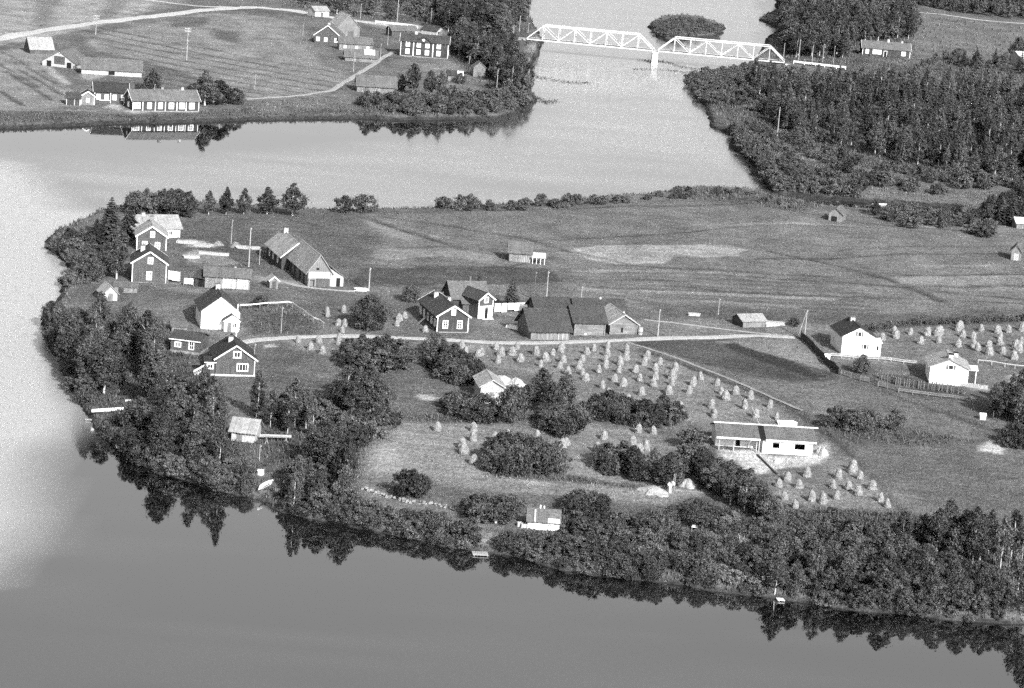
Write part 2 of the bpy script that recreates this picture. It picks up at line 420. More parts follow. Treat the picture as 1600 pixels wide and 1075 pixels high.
for k in range(9):
    furrow(0.085, [(880 + 12 * k, 424 + 6 * k), (1060, 426 + 6.5 * k), (1300 + 10 * k, 436 + 7 * k)], 0.8, 0.08, 0.6)
for k in range(4):
    furrow(0.185, [(900 + 12 * k, 430 + 13 * k), (1100, 432 + 13 * k), (1240 + 10 * k, 440 + 13 * k)], 1.2, 0.0, 0.85)
furrow(0.06, [(1200, 392), (1290, 410), (1390, 436), (1470, 470)], 1.4, 0.3, 0.8); furrow(0.095, [(1300, 392), (1420, 384), (1640, 386)], 1.0, 0.1, 0.6)
furrow(0.07, [(566, 338), (640, 362), (724, 388)], 1.6, 0.3, 0.8); furrow(0.105, [(560, 388), (720, 386), (880, 392)], 1.2, 0.1, 0.5)
furrow(0.10, [(1060, 356), (1180, 346), (1380, 356)], 1.0, 0.1, 0.5); furrow(0.075, [(1320, 520), (1440, 506), (1640, 498)], 2.2, 0.2, 0.9, 0.9)
plot(0.115, [(1000, 468), (1260, 490), (1500, 488), (1640, 478), (1640, 502), (1400, 508), (1200, 506), (1040, 492)], 3)
plot(0.115, [(270, 345), (420, 340), (440, 380), (400, 430), (290, 400)], 3, 0.2)
plot(0.12, [(420, 326), (560, 332), (600, 380), (540, 440), (480, 380)], 3)
plot(0.36, [(285, 378), (300, 374), (325, 380), (336, 386), (312, 387), (290, 384)], 1.0); plot(0.34, [(290, 398), (306, 390), (318, 392), (356, 396), (310, 400), (312, 410), (292, 408)], 1.0)
plot(0.22, [(300, 402), (350, 398), (380, 412), (340, 416), (310, 408)], 1.0)
plot(0.13, [(130, 440), (320, 452), (560, 456), (560, 480), (440, 478), (330, 466), (200, 470), (110, 480)], 3)
plot(0.25, [(400, 432), (470, 440), (480, 450), (400, 440)], 1.5)
plot(0.095, [(380, 478), (450, 478), (500, 512), (490, 522), (385, 524)], 2, 0.6)
plot(0.125, [(320, 540), (440, 535), (520, 560), (520, 600), (400, 640), (330, 620), (300, 590)], 3)
plot(0.21, [(440, 528), (530, 528), (525, 556), (470, 548)], 2)
plot(0.40, [(412, 539), (432, 538), (434, 542), (414, 543)], 0.8)
plot(0.13, [(600, 540), (660, 545), (690, 600), (680, 645), (600, 640)], 3)
plot(0.40, [(650, 619), (668, 616), (704, 620), (702, 625), (660, 625)], 0.8)
plot(0.195, [(690, 536), (980, 534), (1120, 590), (1240, 640), (1180, 670), (1060, 660), (900, 640), (820, 580), (740, 570)], 3)
plot(0.215, [(620, 660), (700, 656), (760, 662), (900, 660), (1000, 670), (1080, 700), (1050, 760), (900, 758), (740, 752), (560, 740), (550, 715), (590, 690)], 3)
plot(0.285, [(560, 716), (620, 668), (660, 664), (650, 700), (690, 740), (640, 742), (575, 738)], 6)
plot(0.215, [(600, 742), (760, 744), (1060, 762), (1100, 775), (1040, 786), (900, 776), (700, 760), (600, 752)], 3)
plot(0.13, [(600, 756), (760, 768), (900, 780), (1040, 788), (1110, 775), (1120, 800), (1000, 815), (760, 800), (600, 770)], 3)
plot(0.105, [(640, 648), (860, 640), (900, 655), (700, 662), (640, 660)], 2.5, 0.8); plot(0.10, [(760, 740), (880, 740), (1060, 766), (1040, 770), (880, 752), (740, 750)], 2, 0.8)
plot(0.085, [(980, 534), (1140, 530), (1270, 560), (1310, 590), (1250, 600), (1180, 590), (1090, 566)], 1.0)
plot(0.115, [(1000, 548), (1130, 590), (1260, 640), (1420, 700), (1350, 700), (1230, 650), (1100, 580)], 3, 0.3)
plot(0.195, [(1110, 534), (1200, 530), (1262, 534), (1300, 580), (1220, 560), (1150, 540)], 0.8)
plot(0.045, [(1130, 540), (1145, 536), (1230, 562), (1290, 588), (1270, 594), (1190, 565)], 0.7, 0.2)
plot(0.145, [(1200, 604), (1320, 592), (1480, 640), (1600, 690), (1540, 700), (1400, 670), (1270, 645)], 3)
plot(0.13, [(1340, 700), (1640, 690), (1640, 840), (1440, 790)], 4)
plot(0.10, [(1280, 650), (1420, 670), (1540, 692), (1420, 696), (1300, 680)], 3, 0.7)
plot(0.085, [(1372, 584), (1440, 592), (1510, 606), (1506, 618), (1440, 612), (1380, 598)], 1.5, 0.3)
plot(0.115, [(1310, 575), (1372, 580), (1400, 604), (1360, 592), (1320, 585)], 2, 0.3)
plot(0.12, [(1400, 616), (1500, 622), (1540, 620), (1560, 636), (1400, 600), (1320, 585)], 2, 0.3)
plot(0.16, [(1380, 512), (1640, 504), (1640, 568), (1540, 562), (1400, 545)], 3)
furrow(0.075, [(1240, 640), (1320, 700), (1380, 770), (1410, 800)], 1.0, 0.3, 0.9); furrow(0.07, [(1000, 545), (1120, 588), (1240, 640)], 0.9, 0.3, 0.8)
furrow(0.07, [(1380, 612), (1460, 640), (1540, 668), (1600, 690)], 0.9, 0.2, 0.7)
plot(0.52, [(1120, 700), (1190, 706), (1200, 712), (1270, 712), (1290, 706), (1296, 718), (1262, 728), (1210, 734), (1182, 742), (1170, 738), (1150, 720), (1124, 714)], 1.2)
plot(0.40, [(1268, 700), (1290, 690), (1294, 704), (1276, 712)], 1.0)
plot(0.19, [(1210, 736), (1330, 716), (1380, 770), (1410, 810), (1290, 810), (1200, 790)], 3)
plot(0.42, [(1004, 764), (1036, 758), (1064, 766), (1050, 774), (1020, 772)], 1.0); plot(0.36, [(1060, 768), (1100, 764), (1090, 771)], 1.0)
plot(0.45, [(1528, 704), (1545, 690), (1575, 698), (1562, 710)], 1.2); plot(0.38, [(1575, 588), (1610, 584), (1610, 594), (1582, 598)], 1.2)
plot(0.12, [(330, 680), (440, 690), (440, 770), (400, 776), (340, 740)], 3, 0.5); plot(0.24, [(345, 726), (375, 726), (375, 732), (350, 731)], 1)
plot(0.33, [(370, 764), (400, 768), (410, 778), (390, 776)], 1.0); plot(0.30, [(414, 782), (436, 778), (432, 786)], 1)
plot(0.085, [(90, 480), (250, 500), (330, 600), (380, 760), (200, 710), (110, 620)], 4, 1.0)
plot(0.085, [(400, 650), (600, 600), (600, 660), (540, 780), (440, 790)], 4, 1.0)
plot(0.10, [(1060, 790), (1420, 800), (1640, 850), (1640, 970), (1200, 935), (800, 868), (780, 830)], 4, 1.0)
plot(0.19, [(1100, 810), (1130, 812), (1180, 850), (1140, 860), (1090, 830)], 2, 1.0)
plot(0.15, [(1530, 890), (1640, 930), (1640, 974), (1560, 970)], 3, 0.5); plot(0.22, [(735, 836), (770, 832), (775, 845), (745, 855)], 2, 0.3)
# plot borders, trodden yards and mown strips
for pts in ([(590, 338), (820, 372), (880, 392)], [(880, 392), (1000, 416), (1300, 432)], [(700, 330), (1180, 318), (1360, 350), (1640, 372)], [(1170, 352), (1080, 362), (960, 370), (830, 376)], [(1000, 421), (1180, 432), (1420, 452), (1640, 470)],
            [(1040, 446), (1250, 462), (1640, 476)], [(560, 446), (640, 448), (700, 450)], [(860, 402), (790, 417), (560, 414)], [(1390, 430), (1640, 428)], [(1395, 447), (1640, 446)], [(1180, 404), (1300, 404), (1440, 396), (1580, 396)]):
    furrow(0.075, pts, 0.7, 0.1, 0.75)
for pts in ([(1120, 352), (1230, 348), (1330, 352)], [(1100, 470), (1240, 480)], [(1480, 452), (1640, 452)], [(1430, 415), (1560, 414)], [(900, 424), (1040, 424), (1160, 430)], [(900, 452), (1100, 458), (1300, 468)], [(640, 738), (860, 756), (1060, 770)], [(620, 690), (760, 696), (930, 700)]):
    furrow(0.27, pts, 1.3, 0.0, 0.7)
plot(0.20, [(736, 528), (742, 512), (750, 501), (772, 500), (770, 506), (752, 512), (748, 528)], 1.0); plot(0.19, [(770, 500), (800, 512), (812, 532), (740, 526)], 2, amt=.6); plot(0.22, [(890, 530), (1000, 526), (1010, 530), (900, 534)], 1.0)
plot(0.22, [(1296, 556), (1320, 552), (1380, 560), (1440, 566), (1400, 568), (1320, 562)], 1.0); plot(0.24, [(1512, 606), (1545, 606), (1552, 612), (1520, 612)], 1.0); plot(0.20, [(262, 446), (330, 454), (420, 456), (330, 460), (262, 454)], 1.5)
plot(0.19, [(700, 92), (740, 120), (760, 128), (700, 122), (640, 104)], 2); plot(0.18, [(1200, 226), (1260, 226), (1330, 244), (1300, 254), (1230, 250)], 2, 0.6, .8); plot(0.17, [(1290, 258), (1380, 264), (1440, 274), (1360, 276)], 2, 0.6, .8)
# stony waterline and bank
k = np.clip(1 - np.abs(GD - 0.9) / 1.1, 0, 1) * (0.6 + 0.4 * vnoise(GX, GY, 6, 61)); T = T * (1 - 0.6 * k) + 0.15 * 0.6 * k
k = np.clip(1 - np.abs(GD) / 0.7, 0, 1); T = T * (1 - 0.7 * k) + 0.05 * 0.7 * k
k = np.clip(1.2 - np.maximum(GD - np.where(GY < 470, 0.1, 0.7), 0) / 0.8, 0, 1); T = T * (1 - k) + 0.04 * k  # shade of the bank painted into the soil tone
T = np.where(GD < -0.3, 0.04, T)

_ny, _nx = GX.shape
_i = (np.arange(_ny - 1)[:, None] * _nx + np.arange(_nx - 1)[None, :]).ravel()
gF = np.stack([_i, _i + 1, _i + _nx + 1, _i + _nx], 1)
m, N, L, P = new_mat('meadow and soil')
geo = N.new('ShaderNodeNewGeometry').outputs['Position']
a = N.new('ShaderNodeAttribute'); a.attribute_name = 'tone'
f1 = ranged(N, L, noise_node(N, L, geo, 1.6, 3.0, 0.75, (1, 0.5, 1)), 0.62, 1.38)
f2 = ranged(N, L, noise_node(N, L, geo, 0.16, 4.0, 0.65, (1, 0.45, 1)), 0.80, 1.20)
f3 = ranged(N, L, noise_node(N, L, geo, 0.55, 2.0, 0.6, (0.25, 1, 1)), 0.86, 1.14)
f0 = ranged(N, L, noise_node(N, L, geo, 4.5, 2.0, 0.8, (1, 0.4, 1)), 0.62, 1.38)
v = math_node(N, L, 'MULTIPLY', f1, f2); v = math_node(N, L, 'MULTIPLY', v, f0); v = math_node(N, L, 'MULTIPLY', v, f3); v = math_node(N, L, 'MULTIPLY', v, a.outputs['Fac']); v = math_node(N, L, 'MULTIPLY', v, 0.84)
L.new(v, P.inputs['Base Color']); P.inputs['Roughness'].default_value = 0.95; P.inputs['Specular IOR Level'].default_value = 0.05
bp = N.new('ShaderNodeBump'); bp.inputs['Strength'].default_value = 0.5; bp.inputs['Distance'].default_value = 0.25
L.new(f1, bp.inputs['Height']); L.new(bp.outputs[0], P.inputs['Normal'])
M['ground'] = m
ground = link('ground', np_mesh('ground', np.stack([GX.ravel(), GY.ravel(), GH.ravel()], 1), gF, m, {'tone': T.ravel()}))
for p_ in (ground,): tag(p_, kind='structure')
ground.data.polygons.foreach_set('use_smooth', np.ones(len(gF), bool))

# ---- water: river and lake as one sheet at z = 0
m, N, L, P = new_mat('river water')
geo = N.new('ShaderNodeNewGeometry').outputs['Position']
a = N.new('ShaderNodeAttribute'); a.attribute_name = 'ruffle_glare'
P.inputs['IOR'].default_value = 1.33; P.inputs['Specular IOR Level'].default_value = 0.5
base = ranged(N, L, a.outputs['Fac'], 0.002, 0.44, 0, 1)  # sky glare on ruffled water is put into the diffuse colour
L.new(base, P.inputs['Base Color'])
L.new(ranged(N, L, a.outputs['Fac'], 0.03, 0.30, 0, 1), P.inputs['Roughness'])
w1 = noise_node(N, L, geo, 2.2, 3.0, 0.6, (1, 0.35, 1)); w2n = noise_node(N, L, geo, 0.3, 2.0, 0.5, (1, 0.3, 1))
hh = math_node(N, L, 'ADD', w1, math_node(N, L, 'MULTIPLY', w2n, 1.2))
bp = N.new('ShaderNodeBump'); bp.inputs['Distance'].default_value = 0.05
L.new(ranged(N, L, a.outputs['Fac'], 0.03, 0.42, 0, 1), bp.inputs['Strength'])
L.new(hh, bp.inputs['Height']); L.new(bp.outputs[0], P.inputs['Normal'])
gl = N.new('ShaderNodeBsdfGlossy'); gl.inputs['Color'].default_value = (0.95, 0.95, 0.95, 1)
L.new(ranged(N, L, a.outputs['Fac'], 0.03, 0.30, 0, 1), gl.inputs['Roughness']); L.new(bp.outputs[0], gl.inputs['Normal'])
mx = N.new('ShaderNodeMixShader'); mx.inputs[0].default_value = 0.32
L.new(P.outputs[0], mx.inputs[1]); L.new(gl.outputs[0], mx.inputs[2]); L.new(mx.outputs[0], N['Material Output'].inputs[0])
wx = np.concatenate([[-4000, -1500, -600, -300], np.arange(-240, 241, 4.0), [300, 600, 1500, 4000]])
wy = np.concatenate([[-200, 100, 250], np.arange(310, 1260, 4.0), [1400, 2000, 3500, 6400]])
WX, WY = np.meshgrid(wx, wy)
# wind-ruffled water in the left arm and main river, its sky glare painted pale; calm lee water under the near shore
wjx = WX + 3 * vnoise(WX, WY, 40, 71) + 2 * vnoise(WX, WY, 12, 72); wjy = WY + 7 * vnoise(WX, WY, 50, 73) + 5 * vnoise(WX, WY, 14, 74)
left_glare = np.clip(sdist(wjx, wjy, w2([(-900, 1000), (-60, 905), (4, 850), (42, 790), (58, 735), (100, 692), (152, 662), (190, 615), (260, 560), (260, 300), (130, 325), (40, 250), (-200, 215), (-900, 215)])) / 13 + 0.5, 0, 1)
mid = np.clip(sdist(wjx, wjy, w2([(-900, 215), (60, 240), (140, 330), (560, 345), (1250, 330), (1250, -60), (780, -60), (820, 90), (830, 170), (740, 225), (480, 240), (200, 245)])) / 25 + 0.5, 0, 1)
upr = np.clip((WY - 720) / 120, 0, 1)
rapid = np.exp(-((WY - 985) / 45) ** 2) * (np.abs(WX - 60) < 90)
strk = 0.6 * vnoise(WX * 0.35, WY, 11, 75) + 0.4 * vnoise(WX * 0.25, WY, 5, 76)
GLARE_RUF = np.maximum(left_glare, np.clip((0.30 + 0.12 * upr) * mid * (1 + 0.75 * strk) + 0.18 * rapid * mid, 0, 1))
GLARE_RUF = np.clip(GLARE_RUF + 0.05 * (1 - mid) * (1 - left_glare) * np.clip(strk + .2, 0, 1), 0, 1)
_ny, _nx = WX.shape
_i = (np.arange(_ny - 1)[:, None] * _nx + np.arange(_nx - 1)[None, :]).ravel()
water = link('water', np_mesh('water', np.stack([WX.ravel(), WY.ravel(), np.zeros(WX.size)], 1), np.stack([_i, _i + 1, _i + _nx + 1, _i + _nx], 1), m, {'ruffle_glare': GLARE_RUF.ravel()}))
tag(water, kind='structure')

# ---- roads and paths: strips a few centimetres above the soil
m, N, L, P = new_mat('gravel road')
geo = N.new('ShaderNodeNewGeometry').outputs['Position']
f1 = ranged(N, L, noise_node(N, L, geo, 1.2, 4.0, 0.7, (1, 0.6, 1)), 0.78, 1.18)
at_ = N.new('ShaderNodeAttribute'); at_.attribute_name = 'tone'
L.new(math_node(N, L, 'MULTIPLY', f1, at_.outputs['Fac']), P.inputs['Base Color']); P.inputs['Roughness'].default_value = 0.95
M['road'] = m
def ribbon(name, px, width, tone=0.42, lift=0.07):
    p = wpoly(px); d = np.r_[0, np.cumsum(np.hypot(*np.diff(p, axis=0).T))]
    n = max(int(d[-1] / 1.0), 4); t = np.linspace(0, d[-1], n)
    x = np.interp(t, d, p[:, 0]); y = np.interp(t, d, p[:, 1])
    ker = np.ones(7) / 7
    xs = np.convolve(np.pad(x, 3, 'edge'), ker, 'valid'); ys = np.convolve(np.pad(y, 3, 'edge'), ker, 'valid')
    tx = np.gradient(xs); ty = np.gradient(ys); l = np.hypot(tx, ty) + 1e-9; nx, ny = -ty / l, tx / l
    wv = width * (1 + 0.22 * vnoise(xs, ys, 4, 81))
    V = []; A = []
    for k, o in enumerate((-0.5, -0.25, 0, 0.25, 0.5)):
        X = xs + nx * wv * o; Y = ys + ny * wv * o
        zz = np.maximum.reduce([ground_z(X + dx, Y + dy) for dx in (-0.5, 0, 0.5) for dy in (-0.6, 0, 0.6)])
        V.append(np.stack([X, Y, zz + lift - (0.06 if abs(o) == 0.5 else 0)], 1)); A.append(np.full(n, tone * (0.85 if abs(o) == 0.5 else 1.0 if o else 0.88)))
    V = np.concatenate(V); F = []
    for k in range(4):
        i = np.arange(n - 1) + k * n
        F.append(np.stack([i, i + 1, i + n + 1, i + n], 1))
    o = link(name, np_mesh(name, V, np.concatenate(F), M['road'], {'tone': np.concatenate(A)}))
    return tag(o, kind='structure')
ribbon('road', [(366, 538), (400, 531), (443, 528), (528, 525), (586, 526), (665, 530), (712, 532), (777, 536), (856, 536), (909, 534), (987, 531), (1040, 529), (1094, 528), (1169, 524), (1248, 528)], 2.6)
ribbon('road', [(-90, 82), (0, 61), (50, 51), (126, 39), (213, 28), (327, 15), (400, 11), (456, 16), (521, 28), (600, 38), (690, 50)], 5.5, 0.46)
ribbon('road', [(180, -8), (206, -2), (314, 10), (400, 13)], 3.0, 0.42)
ribbon('path', [(430, 437), (480, 450), (520, 453), (562, 456)], 1.6, 0.33)
ribbon('path', [(1000, 499), (1075, 507), (1161, 518), (1240, 526)], 1.3, 0.30)
ribbon('path', [(380, 156), (400, 154), (470, 149), (518, 142), (560, 115), (616, 80)], 1.8, 0.33)
ribbon('path', [(1396, 14), (1440, 20), (1470, 22), (1520, 30), (1620, 38)], 3.0, 0.44)
ribbon('path', [(552, 17), (592, 20), (640, 24)], 3.0, 0.42)
ribbon('path', [(976, 533), (1060, 560), (1150, 596), (1260, 644)], 0.8, 0.26)

# ================================================================= VEGETATION
def leaf_cloud(rng, C, RR, n, size, flat=0.0):
    """n bent leaf-clump quads spread through blobs at C (k,3) with radii RR (k,)"""
    k = len(C); per = max(n // k, 1)
    idx = np.repeat(np.arange(k), per)
    d = rng.normal(size=(len(idx), 3)); d /= np.linalg.norm(d, axis=1)[:, None]
    r = rng.rand(len(idx)) ** 0.4
    r *= np.where(rng.rand(len(idx)) < .14, 1.9, 1.0)
    p = C[idx] + d * (RR[idx] * r)[:, None] * np.array([1, 1, 0.9])
    p[:, 2] = np.maximum(p[:, 2], 0.05)
    nrm = d + rng.normal(size=d.shape) * 0.7 + np.array([0, 0, 0.35 + flat]); nrm /= np.linalg.norm(nrm, axis=1)[:, None]
    t = np.cross(nrm, rng.normal(size=d.shape)); t /= np.linalg.norm(t, axis=1)[:, None] + 1e-9
    b = np.cross(nrm, t)
    s = size * (0.6 + 0.8 * rng.rand(len(idx)))
    a1 = t * s[:, None]; b1 = b * (s * (0.45 + 0.4 * rng.rand(len(idx))))[:, None]
    V = np.stack([p - a1, p - b1 + nrm * s[:, None] * 0.15, p + a1, p + b1 + nrm * s[:, None] * 0.15], 1).reshape(-1, 3)
    F = np.arange(len(V)).reshape(-1, 4)
    return V, F
def broad_crown(seed, h, rx, z0, top=0.5, nb=46, n=2400, size=0.24):
    """uneven broadleaf crown: blobs on branch ends, narrower towards the top"""
    rng = np.random.RandomState(seed)
    u = rng.rand(nb); z = z0 + (h - z0) * (0.06 + 0.94 * u)
    prof = np.where(u < 0.35, 0.55 + 0.45 * u / 0.35, np.maximum(1 - ((u - 0.35) / 0.67) ** (1.0 / max(top, .2) * 0.9), 0.08))
    ang = rng.rand(nb) * 2 * math.pi
    rad = rx * prof * (0.25 + 0.75 * np.sqrt(rng.rand(nb))) * (0.85 + 0.3 * rng.rand(nb))
    C = np.stack([rad * np.cos(ang), rad * np.sin(ang), z], 1)
    RR = (0.23 * rx + 0.03 * h) * (0.55 + 0.6 * rng.rand(nb)) * np.clip(prof + 0.25, 0.3, 1)
    RR = np.minimum(RR, np.maximum(h * 1.0 - z + 0.25, 0.2))
    V, F = leaf_cloud(rng, C, RR, n, size)
    return V, F, C
def trunk_mesh(seed, h, r, C, mat, name='trunk'):
    rng = random.Random(seed); b = MB()
    pts = [Vector((0, 0, -0.3))]; x = y = 0
    for i in range(1, 7):
        x += rng.uniform(-.03, .03) * h * 0.4; y += rng.uniform(-.03, .03) * h * 0.4
        pts.append(Vector((x, y, h * 0.93 * i / 6)))
    b.tube(pts, [r * (1.25 if i == 0 else 1 - 0.13 * i) for i in range(7)], 6)
    for k in range(min(9, len(C))):
        c = Vector(C[k]); z = min(max(c.z * 0.72, 0.3), h * 0.85)
        i = z / (h * 0.93) * 6; q = pts[min(int(i) + 1, 6)].copy(); q.z = z
        b.tube([q, (q + c) / 2 + Vector((0, 0, 0.1)), c], [r * 0.4, r * 0.28, r * 0.1], 4, cap=False)
    return b.mesh(name, mat)
def spruce_crown(seed, h, rx, z0=0.4, n=2600):
    rng = np.random.RandomState(seed); Vs = []
    lev = int(h * 2.6)
    for i in range(lev):
        u = i / (lev - 1.0); z = z0 + (h - z0) * u; rad = rx * (1 - u) ** 0.85 * (0.8 + 0.35 * rng.rand()) + 0.10
        nbr = int(7 + 9 * (1 - u)); a0 = rng.rand() * 7
        for k in range(nbr):
            a = a0 + 2 * math.pi * k / nbr + rng.normal() * 0.15; L_ = rad * (0.7 + 0.45 * rng.rand())
            m_ = max(int(L_ / 0.16), 3)
            for q in range(m_):
                t = (q + rng.rand()) / m_
                r_ = L_ * t; p = np.array([r_ * math.cos(a), r_ * math.sin(a), z - 0.28 * r_ + 0.12 * r_ * r_ / max(rx, 1) + rng.normal() * 0.05])
                w_ = (0.12 + 0.22 * (1 - abs(t - .45))) * (0.7 + 0.5 * rng.rand()); ta = np.array([-math.sin(a), math.cos(a), 0.0]); ra = np.array([math.cos(a), math.sin(a), -0.35])
                w_ *= min(1, 0.4 + L_)
                Vs += [p - ta * w_, p - ra * w_ * .5 + np.array([0, 0, .06]), p + ta * w_, p + ra * w_ * 1.1 - np.array([0, 0, .05])]
    V = np.array(Vs); return V, np.arange(len(V)).reshape(-1, 4)

def make_kind(n, fn):
    return [fn(i) for i in range(n)]
def birch(i):
    V, F, C = broad_crown(100 + i, 9, 1.75 + 0.25 * (i % 3), 1.6, 0.48, 84, 5600, 0.15)
    return (np_mesh('crown', V, F, M['leaf']), trunk_mesh(100 + i, 9, 0.14, C, M['bark_birch']), 9.0)
def light_birch(i):
    V, F, C = broad_crown(150 + i, 9, 2.0, 1.2, 0.48, 90, 6400, 0.14)
    return (np_mesh('crown', V, F, M['leaf_pale']), trunk_mesh(150 + i, 9, 0.13, C, M['bark_birch']), 9.0)
def slim(i):
    V, F, C = broad_crown(200 + i, 9, 1.25 + 0.15 * (i % 3), 1.1, 0.62, 70, 4600, 0.15)
    return (np_mesh('crown', V, F, M['leaf']), trunk_mesh(200 + i, 9, 0.10, C, M['bark_birch']), 9.0)
def alder(i):
    V, F, C = broad_crown(300 + i, 5, 1.55 + 0.25 * (i % 3), 0.25, 0.42, 66, 4200, 0.135)
    return (np_mesh('crown', V, F, M['leaf']), trunk_mesh(300 + i, 5, 0.08, C, M['bark_dark']), 5.0)
def pointed(i):
    V, F, C = broad_crown(350 + i, 6, 1.45 + 0.15 * (i % 2), 0.75, 0.95, 80, 4800, 0.14)
    return (np_mesh('crown', V, F, M['leaf']), trunk_mesh(350 + i, 6, 0.11, C, M['bark_birch']), 6.0)
def round_tree(i):
    V, F, C = broad_crown(400 + i, 6, 3.0, 0.2, 0.42, 110, 8000, 0.15)
    return (np_mesh('crown', V, F, M['leaf']), trunk_mesh(400 + i, 5, 0.16, C, M['bark_dark']), 6.0)
def bush(i):
    V, F, C = broad_crown(500 + i, 2.6, 1.55 + 0.3 * (i % 2), 0.0, 0.4, 44, 3000, 0.115)
    return (np_mesh('crown', V, F, M['leaf']), trunk_mesh(500 + i, 1.8, 0.05, C, M['bark_dark'], 'stem'), 2.6)
def willow(i):
    V, F, C = broad_crown(600 + i, 2.2, 1.7 + 0.3 * (i % 2), 0.0, 0.4, 44, 3000, 0.115)
    return (np_mesh('crown', V, F, M['leaf_light']), trunk_mesh(600 + i, 1.5, 0.05, C, M['bark_dark'], 'stem'), 2.2)
def silver(i):
    V, F, C = broad_crown(650 + i, 2.4, 1.6, 0.0, 0.4, 44, 3000, 0.115)
    return (np_mesh('crown', V, F, M['leaf_pale']), trunk_mesh(650 + i, 1.6, 0.05, C, M['bark_dark'], 'stem'), 2.4)
def spruce(i):
    V, F = spruce_crown(700 + i, 8, 1.9 + 0.2 * (i % 2))
    return (np_mesh('crown', V, F, M['needles']), trunk_mesh(700 + i, 7.5, 0.13, np.zeros((0, 3)), M['bark_dark']), 8.0)
KINDS = {'birch_tree': make_kind(6, birch), 'slender_birch': make_kind(6, slim), 'pale_birch': make_kind(2, light_birch), 'alder_tree': make_kind(6, alder), 'round_tree': make_kind(3, round_tree), 'pointed_tree': make_kind(4, pointed),
         'bush': make_kind(5, bush), 'willow_shrub': make_kind(5, willow), 'pale_shrub': make_kind(3, silver), 'spruce_tree': make_kind(4, spruce)}
CAT = {'birch_tree': 'tree', 'slender_birch': 'tree', 'pale_birch': 'tree', 'alder_tree': 'tree', 'round_tree': 'tree', 'pointed_tree': 'tree', 'spruce_tree': 'tree', 'bush': 'bush', 'willow_shrub': 'shrub', 'pale_shrub': 'shrub'}
TR = random.Random(5)
def tree_at(kind, x, y, h, label, group=None, wide=1.0):
    var = TR.choice(KINDS[kind]); s = h / var[2]
    o = thing(kind, label, CAT[kind], (x, y, float(ground_z(x, y)) - 0.08), TR.uniform(0, 6.28), group)
    o.scale = (s * wide, s * wide, s)
    for nm, me in (('crown', var[0]), (var[1].name.split('.')[0], var[1])):
        link(nm, me, o)
    return o
def tree(kind, px, py, h, label, group=None, wide=1.0):
    x, y, z = at(px, py)
    return tree_at(kind, float(x), float(y), h, label, group, wide)
CLEAR = [wpoly([(126, 642), (180, 612), (226, 604), (218, 640), (208, 690), (190, 712), (160, 690), (138, 664)]), wpoly([(796, 824), (886, 820), (892, 846), (800, 852)])]   # gaps kept open for the moored boats
def in_clear(x, y):
    X, Y = np.array([x]), np.array([y])
    return any(bool(inside(X, Y, c)[0]) for c in CLEAR)
SCATTER = []   # (kind, x, y, h, label, group, wide)
def zone(px, spacing, kinds, hr, label, group, seed=1, wide=(0.8, 1.35), edge=None, keep=1.0, carve=True, gd=0.3):
    """fills a patch of ground with plants kept `spacing` metres apart; kinds = {kind: weight}"""
    rng = random.Random(seed); p = wpoly(px)
    x0, y0 = p.min(0); x1, y1 = p.max(0)
    n = int((x1 - x0) * (y1 - y0) / spacing ** 2 * 6) + 40
    cx = np.array([rng.uniform(x0, x1) for _ in range(n)]); cy = np.array([rng.uniform(y0, y1) for _ in range(n)])
    ok = inside(cx, cy, p) & (_bil(GD, cx, cy) > gd)
    cells = {}; names = list(kinds); wts = [kinds[k][0] for k in names]
    for x, y in zip(cx[ok], cy[ok]):
        c = (int(x // spacing), int(y // spacing))
        if any((x - qx) ** 2 + (y - qy) ** 2 < spacing ** 2 for i in (-1, 0, 1) for j in (-1, 0, 1) for qx, qy in cells.get((c[0] + i, c[1] + j), ())): continue
        cells.setdefault(c, []).append((x, y))
        if rng.random() > keep or (carve and in_clear(x, y)): continue
        k = rng.choices(names, wts)[0]; lo, hi = kinds[k][1]
        SCATTER.append((k, x, y, rng.uniform(lo, hi) * hr, label, group, rng.uniform(*wide)))
